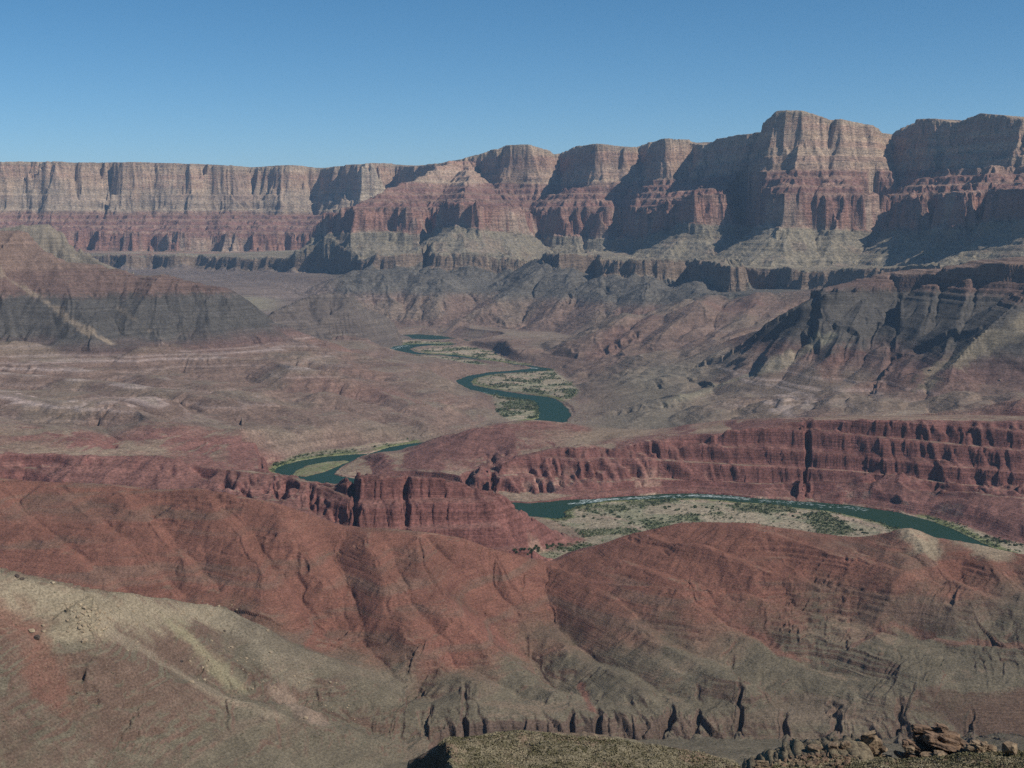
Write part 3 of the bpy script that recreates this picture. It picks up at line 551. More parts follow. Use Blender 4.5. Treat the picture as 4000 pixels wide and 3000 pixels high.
for k, lam in enumerate([420., 210., 105., 52., 26., 13.]):
    n_ = np.sqrt(ax * ax + ay * ay) + 1e-4
    ux, uy = -ay / n_ * 1.15, ax / n_ * 1.15
    va, vb = furrow(lam, ux, uy, 100 + 20 * k)
    lodf = np.clip(lam / (Rw_ := (0.0022 * Xf * 0 + 0.0022 * R.astype(f32))) / 3.0, 0, 1)     # no finer than the sheet can carry
    amp = lam * ((.052, .056, .055, .05, .045, .035)[k] + ((.0, .03, .02, .022, .05, .06)[k] - (.052, .056, .055, .05, .045, .035)[k]) * sstep(2300, 2150, R)) * sfac * lodf
    amp = amp * (1 + .3 * isw * (1 - .8 * ((d2 < -30) & (d3 > 0)))) * (.38 + .30 * sstep(2150, 2500, R) - .22 * sstep(3200, 3500, R) + .30 * sstep(5500, 6500, R)) * (1 - .1 * w_left - .35 * w_right) * (1 - .9 * sstep(-25, 5, d1))
    E += amp * va
    g_ = .55 * sfac
    ax += -vb * ux * g_ * .8; ay += -vb * uy * g_ * .8
H = H + E
H += (1 - sstep(-25, 5, d1)) * 1.2 * fbm(Xw / 35, Yw / 35, 4, 200) * (.4 + sfac) + 5 * fbm(Xw / 350, Yw / 350, 3, 210) * sstep(1500, 3000, R)
del E, ax, ay, va, vb
print("furrows", round(time.time() - T0, 1))

# ------------------------------------------------------------------ bedding: hard beds stand out as ledges
dip = (.015 * Xw - .012 * Yw) * sstep(2200, 3200, R) - .05 * Xw * sstep(2600, 2200, R) + .14 * np.minimum(Xw + 100, 0) * sstep(1650, 1500, R)
def ledges(A, L, seed, sharp=.72, dipk=1.0, flat=.35, hard=None):
    q = (A + dip * dipk + 3 * fbm(Xw / 180, Yw / 180, 3, seed)) / L
    b = np.floor(q); f = q - b
    hd = _h(b, b * 0, seed)                          # how hard each bed is
    g = np.where(f < sharp, f / sharp * flat, flat + (f - sharp) / (1 - sharp) * (1 - flat))
    return (g - f) * L * ((0.35 + .9 * hd) if hard is None else hard)
gx2, gy2 = slope_xy(smoothR(H, 3)); sl2 = np.sqrt(gx2 ** 2 + gy2 ** 2); del gx2, gy2
patch = sstep(-.05, .22, fbm(Xw / 90, Yw / 90, 4, 230)) * sstep(-.2, .2, fbm(Xw / 400, (H - CAMZ) / 14, 3, 232))
cliffb = sstep(.42, .85, sl2)
near = 1 - sstep(2200, 2700, R)
dox = ((R > 2150) & (R < 3300)).astype(f32) * cliffb
dox = smoothC(smoothR(dox, 9), 9)
dox = dox * np.where(pxg > 1150, np.where(R > 2600, sstep(-10, 25, R - rr[13][None, :]), .15), 1)
k1 = sstep(.16, .42, sl2) * (0.05 + .95 * patch) * (1 - isfar)
k1 = k1 * (1 - .6 * w_left) + 0
H = H + ledges(H, 36.0, 239, .55, 1, .12, 1.0) * np.clip(dox * 1.1, 0, 1)
H = H + ledges(H, 11.0, 240) * np.clip(k1 * .3 * near + dox * 1.0, 0, 1) + ledges(H, 4.2, 242) * np.clip(k1 * near * .8 + dox * 1.0, 0, 1)
H = H + ledges(H, 2.1, 243) * np.clip(k1 * .8, 0, 1) * sstep(2300, 2000, R)
H = H + (ledges(H, 20.0, 246) + ledges(H, 8., 247)) * np.clip((w_left + w_right) * sstep(330, 370, H) * .9 + .15 * (w_left + w_right), 0, 1) * (1 - isfar)
wfar = isfar * sstep(-40, 0, d3)
insup = wfar * (d2 > -8) * (s1 > 60)
H = H + ledges(H, 46.0, 250, .6, 0, .15, .9) * insup * .85 + ledges(H, 15.0, 252, .6, 0) * insup * .8
H = H + ledges(H, 30.0, 254, .7, 0) * wfar * (d2 < -30) * sstep(.3, .5, sl2) * .5
upc = wfar * (s1 > 0) * (s1 < W1)
H = H + ledges(H, 62.0, 256, .7, 0) * upc * .45
for px_, py_, rad_ in [(230,1520,30),(300,1555,26),(180,1500,20),(260,1490,22),(330,1525,18),(120,1440,20),(160,1450,18),(90,1560,30),(400,1590,26),(60,1480,26),(420,1520,22),(150,1425,26),(560,1500,26),(930,1440,30),(1050,1420,30),(1180,1420,26),(1000,1240,26),(440,1080,60),(300,1120,50),(1850,1310,40),(2080,1300,36),(1750,1285,30),(1560,1290,26),(700,1470,24),(860,1510,22),(150,1180,50),(900,1200,40),(620,1130,40),(1240,1450,26),(2150,1420,30),(1400,1500,30)]:
    a_, t_ = ray(px_, py_); j_ = int(np.searchsorted(AZ, a_)); e_ = (H[:, j_] - CAMZ) / R[:, j_]; k_ = int(np.argmax(e_ >= t_)); xx, yy = Xw[k_, j_], Yw[k_, j_]
    i0_, i1_ = max(0, k_ - 120), k_ + 120; T_ = slice(i0_, i1_)
    w_ = sstep(1, .3, np.sqrt(((Xw[T_] - xx) / (rad_ * 1.5)) ** 2 + ((Yw[T_] - yy) / rad_) ** 2) + .5 * fbm(Xw[T_] / 22, Yw[T_] / 22, 3, 260))
    Lq = 9.0 if (px_, py_) in ((230,1520),(300,1555),(260,1490),(330,1525),(180,1500),(420,1520)) else 5.5
    q = (H[T_] + dip[T_] + 2.5 * fbm(Xw[T_] / 40, Yw[T_] / 40, 3, 262)) / Lq; f = q - np.floor(q)
    w_ = w_ * sstep(-.25, .25, fbm(Xw[T_] / 16, Yw[T_] / 16, 3, 268)) * (.5 + .7 * _h(np.floor(q), np.floor(q) * 0, 9))
    H[T_] += (np.where(f < .74, f / .74 * .3, .3 + (f - .74) / .26 * .7) - f) * Lq * w_ * (1.5 if Lq > 8 else 1)
print("ledges", round(time.time() - T0, 1))
# ------------------------------------------------------------------ river carved in
hs = H[SL]
flz = 2.6 + 1.6 * fbm(Xs / 60, Ys / 60, 4, 97) + 0.9 * ridged(Xs / 25, Ys / 25, 2, 98)
tt = sstep(60, 0, dflat)
hs = hs + (np.minimum(hs, flz + 0.05 * np.maximum(dflat, 0)) - hs) * sstep(45, -5, dflat)
nearr = R[SL] < 3250
bank = 0.8 + np.where(nearr, .62, 0.32) * driv + 0.0012 * np.maximum(driv, 0) ** 2
bank = np.where(driv < 0, -2.5 + 0 * driv, bank)
hs = np.minimum(hs, np.where(driv > np.where(nearr, 60, 330), 1e9, bank + np.where(nearr, np.maximum(driv - 22, 0) * 3, np.maximum(driv - 90, 0) * .9)))
hs = np.where(driv > 0, np.maximum(hs, np.minimum(flz, .35 + .3 * driv)), hs)
hs = np.where(dbar < 0, np.minimum(2.0, -dbar * 0.15 + .3), hs)
H[SL] = hs
print("river", round(time.time() - T0, 1))

# ------------------------------------------------------------------ colours of the ground: beds, scree, sand (no light or shade in them)
gx3, gy3 = slope_xy(H); S = np.sqrt(gx3 ** 2 + gy3 ** 2).astype(f32); del gx3, gy3
N1 = fbm(Xf / 240, Yf / 240, 4, 300).astype(f32); N2 = fbm(Xf / 60, Yf / 60, 4, 310).astype(f32); N3 = fbm(Xf / 12, Yf / 12, 3, 320).astype(f32)
H0 = H
def C(*c): return np.array(c, f32)
def mix(A, B, t):
    return A + (B - A) * t[..., None].astype(f32)
RED = C(.198, .092, .066); RED2 = C(.155, .07, .058); GREY = C(.142, .120, .084); TAN = C(.29, .235, .165); PINK = C(.24, .135, .10)
col = np.empty(H.shape + (3,), f32); col[:] = PINK
def bc(c): return np.broadcast_to(C(*c), col.shape)
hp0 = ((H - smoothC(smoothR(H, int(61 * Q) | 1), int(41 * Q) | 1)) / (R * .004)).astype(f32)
z = H.astype(f32)
PXg = pxg
# pixel row of each point on the sheet, for placing the beds where they crop out
# near slopes: red above, grey-brown talus below; the border runs down to the right
# ---- near massif and hills (r < ~2200)
zr = z + 10 * N1 + 5 * N2
BD = drape([(645,1402),(760,1432),(850,1432),(950,1424),(1060,1392),(1150,1392),(1260,1385),(1400,1372),(1520,1345),(1700,1338),(1800,1310),(1880,1330),(1960,1290),(2080,1300),(2212,1285)], 12)
_ba, _br = np.arctan2(BD[:, 0], BD[:, 1]), np.hypot(BD[:, 0], BD[:, 1])
_o = np.argsort(_ba); redR = smooth1(np.interp(AZ, _ba[_o], _br[_o]), int(30 * Q))
redR = np.where(PX < 645, rr[7], redR)[None, :]
t = sstep(-70, 85, R + 70 * N1 + 60 * N2 + 15 * N3 - redR)
cn = mix(np.broadcast_to(GREY, col.shape), np.broadcast_to(RED, col.shape), t)
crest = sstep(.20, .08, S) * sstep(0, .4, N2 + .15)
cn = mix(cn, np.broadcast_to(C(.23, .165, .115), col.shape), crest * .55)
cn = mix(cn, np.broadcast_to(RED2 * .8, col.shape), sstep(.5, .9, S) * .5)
cn = mix(cn, bc((.12, .085, .066)), sstep(1290, 1310, R) * sstep(1440, 1400, R) * sstep(915, 960, pxg) * sstep(.6, 1.0, S))
cn = mix(cn, bc((.16, .115, .085)), sstep(.1, .5, fbm(Xf / 160, (z - .05 * Xf) / 9, 3, 335)) * .5)
cn = cn * .93
wn = sstep(2300, 2150, R + 40 * N1)
# landslide of pale rubble on the left
# ---- red shale cliffs on both sides of the river bend
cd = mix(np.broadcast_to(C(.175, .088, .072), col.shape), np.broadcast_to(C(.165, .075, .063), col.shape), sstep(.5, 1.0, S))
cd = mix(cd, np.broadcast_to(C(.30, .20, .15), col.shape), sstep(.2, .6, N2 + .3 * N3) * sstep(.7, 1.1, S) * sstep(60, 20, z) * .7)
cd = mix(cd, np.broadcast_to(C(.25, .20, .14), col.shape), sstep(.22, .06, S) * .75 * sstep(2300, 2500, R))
# ---- rolling hills beyond
band = (z + dip * .9 + 3 * N1)
ch = mix(np.broadcast_to(C(.175, .12, .094), col.shape), np.broadcast_to(C(.165, .135, .10), col.shape), sstep(-.1, .35, N1) * .5)
ch = mix(ch, np.broadcast_to(C(.175, .098, .078), col.shape), .6 * sstep(.25, .6, fbm(Xf / 600, Yf / 600, 3, 330) + .2 * N2)
    ).copy()
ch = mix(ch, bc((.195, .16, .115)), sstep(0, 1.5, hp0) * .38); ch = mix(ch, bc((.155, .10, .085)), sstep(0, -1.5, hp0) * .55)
for zc, wd, am in ((92, 2.2, .75), (103, 1.6, .6), (128, 2.5, .35), (70, 1.6, .3), (150, 2., .3)):
    ch = mix(ch, np.broadcast_to(C(.42, .34, .31), col.shape), np.exp(-((band - zc + 28) / (wd * 1.5)) ** 2) * am * .6 * sstep(3350, 3700, R) * np.maximum(sstep(900, 750, pxg), sstep(1450, 1600, pxg)))
ch = mix(ch, np.broadcast_to(C(.215, .175, .13), col.shape), sstep(.14, .04, S) * .55)
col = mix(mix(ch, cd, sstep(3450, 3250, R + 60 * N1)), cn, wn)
# right bank gravel fan, grey
gf = np.exp(-(((PXg - 1420) / 150) ** 2)) * sstep(3500, 3800, R) * sstep(5200, 4600, R)
col = mix(col, np.broadcast_to(C(.165, .145, .11), col.shape), gf * .8)
# ---- dark lava flanks of the mesas and below the brown cliff
LAVA = C(.080, .072, .063); 
lz = z + 14 * N1 + 8 * N2
def mesa_col(ztop, zbot, wmask):
    global col
    c = mix(np.broadcast_to(C(.135, .088, .072), col.shape), np.broadcast_to(LAVA, col.shape), sstep(ztop + 16, ztop - 16, lz + 14 * N3))
    c = mix(c, np.broadcast_to(C(.15, .085, .072), col.shape), sstep(zbot + 35, zbot - 35, lz + 30 * N1) * .8)
    c = mix(c, np.broadcast_to(C(.2, .165, .12), col.shape), (sstep(.35, .2, S) * sstep(ztop + 20, ztop + 40, z) * .45))
    c = mix(c, np.broadcast_to(C(.19, .13, .10), col.shape), sstep(395, 430, lz) * .8)
    col = mix(col, c, wmask)
mesa_col(322, 165, sstep(0, 1, w_left) * sstep(120, 160, lz))
mesa_col(372, 195, sstep(0, 1, w_right) * sstep(150, 190, lz))
col = mix(col, np.broadcast_to(C(.105, .088, .075), col.shape), w_h7 * .85)
col = mix(col, np.broadcast_to(C(.20, .165, .12), col.shape), w_bb)
# ---- far ground below the cliffs
lf = sstep(150, 200, lz) * sstep(-1500, -1300, d3) * (d3 < -W3)
col = mix(col, np.broadcast_to(C(.115, .103, .086), col.shape), lf * sstep(5600, 6400, R) * sstep(640, 760, pxg))
col = mix(col, bc((.165, .128, .108)), (R > 6600) * sstep(760, 640, pxg) * (d3 < -W3) * (1 - w_bb))
col = mix(col, bc((.225, .20, .14)), sstep(7000, 7300, R) * sstep(7900, 7700, R) * sstep(640, 560, pxg) * sstep(350, 420, pxg) * .8)
# ---- far wall
zf = z + 5 * N2
cw = mix(bc((.32, .195, .14)), bc((.40, .29, .20)), sstep(-.3, .4, fbm(Xf / 2600, z / 38, 4, 345)))                                   # upper cliffs
cw = mix(cw, bc((.30, .245, .185)), .75 * sstep(.40, .75, (z1 - zf) / np.maximum(z1 - zb1, 50) + .30 * fbm(Xf / 160, Yf / 160, 3, 333)) * (1 - .65 * rt) )
cw = mix(cw, bc((.21, .15, .115)), sstep(.15, .5, N1 + .4 * N2) * .6)
cw = mix(cw, bc((.25, .215, .15)), sstep(z1 - 45, z1 - 25, zf) * .5)
csup = mix(bc((.20, .11, .088)), bc((.28, .19, .14)), sstep(0, .5, np.sin((z - .35 * off) / 8.5) + .6 * np.sin(z / 3.1) + N2) * .55)
cw = mix(cw, csup, sstep(zb1 + 22, zb1 - 12, zf))
cred = mix(bc((.265, .145, .11)), bc((.30, .22, .165)), sstep(-.05, .4, N1 + .5 * N2))
cw = mix(cw, cred, sstep(z2 + 16, z2 + 2, zf) * (d2 < 60))
cba = mix(bc((.235, .20, .142)), bc((.195, .168, .125)), sstep(-.2, .3, N2))
cba = mix(cba, bc((.24, .16, .12)), sstep(.1, .5, fbm(Xf / 90, Yf / 90, 3, 340)) * .35)
cw = mix(cw, cba, sstep(4, -6, zf - zb2) * (d2 < 0))
cw = mix(cw, bc((.185, .135, .098)), ((d3 < 10) & (d3 > -W3 - 12) & (z < z3 + 2)).astype(f32))
wl = sstep(-W3 - 30, -W3, d3)
col = mix(col, cw, wl)
# scree streaks in gullies
hp = (H - smoothC(smoothR(H, int(13 * Q) | 1), int(13 * Q) | 1)) / (R * .004)
col = mix(col, bc((.235, .20, .15)), sstep(-.3, -1.2, hp) * .35 * sstep(3000, 5000, R) * sstep(.3, .5, S))
# lanes of pale rubble running down the left mesa
def lane(pts, wid, c, am):
    global col
    P = drape(pts); 
    if len(P) < 2: return
    d, _, _ = pdist(P, Xc, Yc, .04); d = up(d); col = mix(col, bc(c), sstep(wid * 1.25, wid * .3, d + wid * .9 * N2 + wid * .6 * N3) * am)
H0 = H
for p_, w_, c_, a_ in [
 ([(0,590),(60,628),(110,660),(150,690),(200,722),(240,745)], 15, (.25,.195,.14), .8), ([(250,660),(300,700),(350,735),(420,760)], 10, (.19,.15,.11), .5),
 ([(2212,700),(2130,740),(2060,780),(2010,810),(2000,835)], 34, (.23,.19,.13), .7),([(1790,730),(1700,780),(1560,830),(1440,870)], 28, (.24,.22,.15), .5),
 ([(20,1300),(100,1290),(180,1310),(260,1330),(340,1320),(420,1330),(480,1335)], 27, (.27,.225,.155), .85),([(120,1380),(180,1370),(200,1340)], 22, (.26,.215,.145), .8),
 ([(240,1370),(300,1400),(360,1440),(420,1475),(520,1520),(600,1550)], 14, (.26,.21,.15), .6),([(380,1350),(430,1400),(480,1450),(510,1480)], 18, (.27,.24,.15), .7),([(500,1330),(560,1400),(640,1450)], 22, (.25,.21,.15), .6),
 ([(610,1510),(650,1530),(690,1560)], 12, (.27,.2,.15), .7),([(560,1350),(640,1410),(740,1440),(850,1470)],22,(.17,.14,.1),.7),
 ([(1252,1478),(1262,1500),(1279,1535)], 5, (.185,.085,.065), .8),([(1840,1395),(1928,1350),(1998,1375),(2068,1389),(2212,1398)], 6, (.18,.085,.065), .6),([(1600,1360),(1648,1379),(1683,1412),(1788,1437)], 6, (.185,.085,.065), .7),
 ([(0,1330),(60,1360),(90,1420),(100,1480)], 26, (.18,.088,.064), .7),([(1830,760),(1800,790)], 60, (.2,.08,.06), .3),
 ([(1965,1150),(1985,1165)], 26, (.3,.245,.17), .9),([(2110,1176),(2150,1190)], 24, (.3,.245,.17), .8)]:
    lane(p_, w_, c_, a_)
lane([(782,362),(790,385),(800,405),(822,408)], 75, (.46, .38, .28), .8)
# flats by the river
fs = mix(bc((.27, .225, .16))[SL], bc((.20, .19, .125))[SL], sstep(-.1, .4, N2[SL]))
fs = mix(fs, bc((.33, .235, .18))[SL], np.exp(-(ridged(Xs / 160, Ys / 160, 2, 360) - .75) ** 2 / .01) * .7)
veg = sstep(.05, .3, fbm(Xs / 70, Ys / 70, 4, 350)) 
fs = mix(fs, bc((.10, .12, .06))[SL], veg * .6)
cs = mix(col[SL], fs, sstep(8, -12, dflat))
cs = mix(cs, bc((.13, .16, .06))[SL], sstep(26, 6, driv + 6 * N3[SL]) * sstep(-2, 2, driv) * sstep(30, 10, dflat) * .8)
cs = mix(cs, bc((.36, .31, .22))[SL], sstep(5, 1, driv) * sstep(-.1, .5, N2[SL]) * .8)
cs = mix(cs, bc((.14, .15, .075))[SL], sstep(2, -3, dbar) * (.55 + .45 * sstep(-.4, .4, N3[SL])))
col[SL] = cs
# grain of every surface: stones, stains, sparse plants
col *= (1 + (.16 - .08 * sstep(3200, 3600, R) * (R < 7000)) * N2 + .20 * N3 + .08 * N1)[..., None]
col = np.clip(col, .01, .9)
print("colour", round(time.time() - T0, 1))

# ------------------------------------------------------------------ materials
def ground_material(name, scale_m, bump, streak=0.0, lines=0.0, speck=0.0, lamt=.3):
    m = bpy.data.materials.new(name); m.use_nodes = True; t = m.node_tree; n = t.nodes; l = t.links; n.clear()
    o = n.new("ShaderNodeOutputMaterial"); b = n.new("ShaderNodeBsdfPrincipled"); l.new(b.outputs[0], o.inputs[0])
    b.inputs["Roughness"].default_value = 1.0; b.inputs["Specular IOR Level"].default_value = 0.1
    a = n.new("ShaderNodeVertexColor"); a.layer_name = "beds"
    g = n.new("ShaderNodeNewGeometry")
    def noise(sc_, vec, det=4, rough=.6):
        q = n.new("ShaderNodeTexNoise"); q.inputs["Scale"].default_value = sc_; q.inputs["Detail"].default_value = det; q.inputs["Roughness"].default_value = rough
        l.new(vec, q.inputs["Vector"]); return q.outputs["Fac"]
    def mapv(sx_, sy_, sz_):
        q = n.new("ShaderNodeMapping"); q.inputs["Scale"].default_value = (sx_, sy_, sz_); l.new(g.outputs["Position"], q.inputs["Vector"]); return q.outputs[0]
    def rng(v, lo, hi, a0, a1):
        q = n.new("ShaderNodeMapRange"); l.new(v, q.inputs[0]); q.inputs[1].default_value = lo; q.inputs[2].default_value = hi; q.inputs[3].default_value = a0; q.inputs[4].default_value = a1; return q.outputs[0]
    def mul(x, y):
        q = n.new("ShaderNodeMath"); q.operation = 'MULTIPLY'; l.new(x, q.inputs[0]); l.new(y, q.inputs[1]); return q.outputs[0]
    k = 1.0 / scale_m
    grain = noise(k, mapv(1, 1, 1.6), 6, .7)
    f = rng(grain, .36, .64, .62, 1.38)
    if lines:                                           # thin beds, nearly level
        bd = noise(1.0, mapv(.0016, .0016, lines), 5, .75)
        f = mul(f, rng(bd, .3, .7, 1 - lamt, 1 + lamt))
    if streak:                                          # stains running down the cliffs
        st = noise(1.0, mapv(streak, streak, streak * .07), 5, .7)
        f = mul(f, rng(st, .3, .7, .80, 1.20))
    mx = n.new("ShaderNodeVectorMath"); mx.operation = 'SCALE'; l.new(a.outputs[0], mx.inputs[0]); l.new(f, mx.inputs["Scale"])
    last = mx.outputs[0]
    if speck:
        v = n.new("ShaderNodeTexVoronoi"); v.inputs["Scale"].default_value = speck; l.new(g.outputs["Position"], v.inputs["Vector"])
        s1_ = rng(v.outputs["Distance"], .12, .22, .6, 0)
        c = n.new("ShaderNodeMix"); c.data_type = 'RGBA'; l.new(s1_, c.inputs[0]); l.new(last, c.inputs[6])
        cr_ = n.new("ShaderNodeValToRGB"); cr_.color_ramp.interpolation = 'CONSTANT'
        e = cr_.color_ramp.elements; e[0].color = (.07, .075, .045, 1); e[1].position = .45; e[1].color = (.27, .225, .165, 1)
        e2 = cr_.color_ramp.elements.new(.8); e2.color = (.12, .12, .07, 1)
        sp_ = n.new("ShaderNodeSeparateColor"); l.new(v.outputs["Color"], sp_.inputs[0]); l.new(sp_.outputs[0], cr_.inputs[0]); l.new(cr_.outputs[0], c.inputs[7]); last = c.outputs[2]
    l.new(last, b.inputs["Base Color"])
    bm = n.new("ShaderNodeBump"); bm.inputs["Strength"].default_value = bump; bm.inputs["Distance"].default_value = scale_m * .8
    hn = noise(k * .5, mapv(1, 1, 1), 8, .72)
    if lines:
        ad = n.new("ShaderNodeMath"); ad.operation = 'ADD'; l.new(hn, ad.inputs[0]); l.new(rng(bd, .3, .7, -.3, .3), ad.inputs[1]); hn = ad.outputs[0]
    l.new(hn, bm.inputs["Height"]); l.new(bm.outputs[0], b.inputs["Normal"])
    return m
M_near = ground_material("stony_slope", 2.6, .75, 0, .35, .42, .14)
M_mid = ground_material("shale_hills", 6.0, .65, .05, .12, 0)
M_far = ground_material("canyon_rock", 16.0, 1.0, .03, .024, 0, .26)

def sheet(name, i0, i1, mat):
    n_, m_ = i1 - i0, NC
    me = bpy.data.meshes.new(name)
    co = np.stack([Xw[i0:i1], Yw[i0:i1], H[i0:i1]], -1).reshape(-1, 3).astype(f32)
    idx = np.arange(n_ * m_, dtype=np.int32).reshape(n_, m_)
    q = np.stack([idx[:-1, :-1], idx[:-1, 1:], idx[1:, 1:], idx[1:, :-1]], -1).reshape(-1)
    nf = len(q) // 4
    me.vertices.add(len(co)); me.vertices.foreach_set("co", co.ravel())
    me.loops.add(len(q)); me.loops.foreach_set("vertex_index", q)
    me.polygons.add(nf); me.polygons.foreach_set("loop_start", np.arange(0, nf * 4, 4, dtype=np.int32)); me.polygons.foreach_set("loop_total", np.full(nf, 4, np.int32))
    me.update(calc_edges=True)
    me.polygons.foreach_set("use_smooth", np.ones(nf, bool))
    at = me.color_attributes.new("beds", 'FLOAT_COLOR', 'POINT')
    c4 = np.ones((len(co), 4), f32); c4[:, :3] = col[i0:i1].reshape(-1, 3); at.data.foreach_set("color", c4.ravel())
    me.materials.append(mat)
    o = bpy.data.objects.new(name, me); COL.objects.link(o); o["kind"] = "structure"
    return o
iA = int((R[:, NC // 2] < 2240).sum()); iB = NM - int(60 * Q)
sheet("near_hills", 0, iA + 1, M_near)
sheet("river_valley", iA, iB + 1, M_mid)
sheet("canyon_wall", iB, NR, M_far)
print("sheets", round(time.time() - T0, 1))

# ------------------------------------------------------------------ water
def water():
    me = bpy.data.meshes.new("river")
    me.from_pydata([(-3000, 1500, 0), (3000, 1500, 0), (3000, 9000, 0), (-3000, 9000, 0)], [], [(0, 1, 2, 3)])
    m = bpy.data.materials.new("river_water"); m.use_nodes = True; t = m.node_tree; n = t.nodes; l = t.links
    b = n["Principled BSDF"]; b.inputs["Base Color"].default_value = (.013, .042, .026, 1); b.inputs["Roughness"].default_value = .5; b.inputs["Specular IOR Level"].default_value = .12
    g = n.new("ShaderNodeNewGeometry")
    no = n.new("ShaderNodeTexNoise"); no.inputs["Scale"].default_value = .25; no.inputs["Detail"].default_value = 5; l.new(g.outputs["Position"], no.inputs["Vector"])
    bm = n.new("ShaderNodeBump"); bm.inputs["Strength"].default_value = .5; bm.inputs["Distance"].default_value = .6; l.new(no.outputs[0], bm.inputs["Height"]); l.new(bm.outputs[0], b.inputs["Normal"])
    me.materials.append(m)
    o = bpy.data.objects.new("river", me); COL.objects.link(o); o["kind"] = "structure"
water()
# ------------------------------------------------------------------ the hillside the camera stands on
import random, bmesh
NPX = np.concatenate([np.arange(-1400, 820, 60.), np.arange(820, 1700, 3.), np.arange(1700, 2260, 3.), np.arange(2260, 4200, 60.)])
NAZ = colaz(NPX)
NRr = np.concatenate([[0.5, 3, 8, 15, 25, 40, 60, 80, 100, 120, 135], np.arange(142, 290, 0.8), np.arange(291, 340, 3.), [350, 380, 420, 480, 560, 650, 750, 850, 915]])
NC_LIST = []
def nz_curves(px):
    """(r, z) knots of the near ground in one column"""
    def T(py): return float(ztan(px, py))
    k = [(0, 598.3), (20, 589.5), (60, 571.0), (110, 548.0), (140, 532.0)]
    a = float(sstep(1560, 1700, px)); b_ = float(sstep(860, 872, px) * sstep(1760, 1600, px))
    r_c = np.interp(px, [1600, 1700, 1900, 2212, 2500], [158, 160, 166, 172, 176]); y_c = np.interp(px, [1600, 1640, 1700, 1780, 1900, 2000, 2212, 2500], [1700, 1668, 1655, 1646, 1642, 1640, 1630, 1620])
    zc = 600 + T(y_c) * r_c; zf_ = 600 + T(1700) * 146
    zz_ = zc * a + (600 - .52 * r_c) * (1 - a)
    k += [(146, zf_ - 1.0 - 6 * (1 - a)), (r_c, zz_), (r_c + 9, zz_ - 4.6)]
    yk = np.interp(px, [860, 872, 900, 940, 958, 1000, 1050, 1120, 1200, 1280, 1350, 1420, 1500, 1580, 1650, 1720], [1662, 1655, 1638, 1618, 1608, 1603, 1596, 1590, 1591, 1597, 1607, 1618, 1632, 1646, 1660, 1676])
    rk = np.interp(px, [860, 900, 940, 958, 1000, 1200, 1720], [266, 262, 257, 250, 254, 262, 262]); zk = 600 + T(yk) * rk
    front = 600 + T(1700) * (rk - 32)
    zl = 600 - .56 * rk
    k += [(205, (zz_ - 16) * (1 - b_) + (600 - .445 * 205) * b_), (rk - 32, (front - 2) * b_ + (zl + 12) * (1 - b_)), (rk, zk * b_ + zl * (1 - b_)), (rk + 10, (zk - 3) * b_ + (zl - 6) * (1 - b_)), (rk + 60, zl - 45), (420, 340), (650, 190), (900, float(H[2, np.clip(np.searchsorted(AZ, math.atan2((px - CX) / F, cp)), 0, NC - 1)]) - 2), (920, 100)]
    return np.array(k)
NH = np.empty((len(NRr), len(NPX)))
for j, px in enumerate(NPX):
    k = nz_curves(px); NH[:, j] = np.interp(NRr, k[:, 0], k[:, 1])
NX = NRr[:, None] * np.sin(NAZ)[None]; NY = NRr[:, None] * np.cos(NAZ)[None]
kk = np.hanning(13)[1:-1]; kk /= kk.sum(); P_ = np.pad(NH, ((5, 5), (0, 0)), mode='edge'); NHs = sum(kk[i] * P_[i:i + NH.shape[0]] for i in range(11))
mk = ((NRr > 142) & (NRr < 290))[:, None]
NH = np.where(mk, NHs, NH)
# the broken rock face on the left end of the grassy knoll
fx_ = sstep(966, 946, NPX[None] + 14 * fbm(NX / 5, NY / 5, 3, 540)) * sstep(866, 880, NPX)[None] * ((NRr > 225) & (NRr < 300))[:, None]
NH = NH + mk * (1.3 * fbm(NX / 9, NY / 9, 4, 500) + .35 * fbm(NX / 1.7, NY / 1.7, 3, 510)) * sstep(142, 160, NRr)[:, None]
rim_ = np.interp(NPX, [866, 900, 940, 958], [266, 262, 257, 250])[None]
NH = NH - fx_ * (sstep(rim_ - 1.5, rim_ - 6, NRr[:, None]) * (9 + 2.5 * ridged(NX / 3, NY / 3, 3, 505)))
def nz(x, y):
    r = math.hypot(x, y); a = math.atan2(x, y); i = min(max(np.searchsorted(NRr, r) - 1, 0), len(NRr) - 2); j = min(max(np.searchsorted(NAZ, a) - 1, 0), len(NPX) - 2)
    u_ = (r - NRr[i]) / (NRr[i + 1] - NRr[i]); v_ = (a - NAZ[j]) / (NAZ[j + 1] - NAZ[j])
    return float((NH[i, j] * (1 - u_) + NH[i + 1, j] * u_) * (1 - v_) + (NH[i, j + 1] * (1 - u_) + NH[i + 1, j + 1] * u_) * v_)
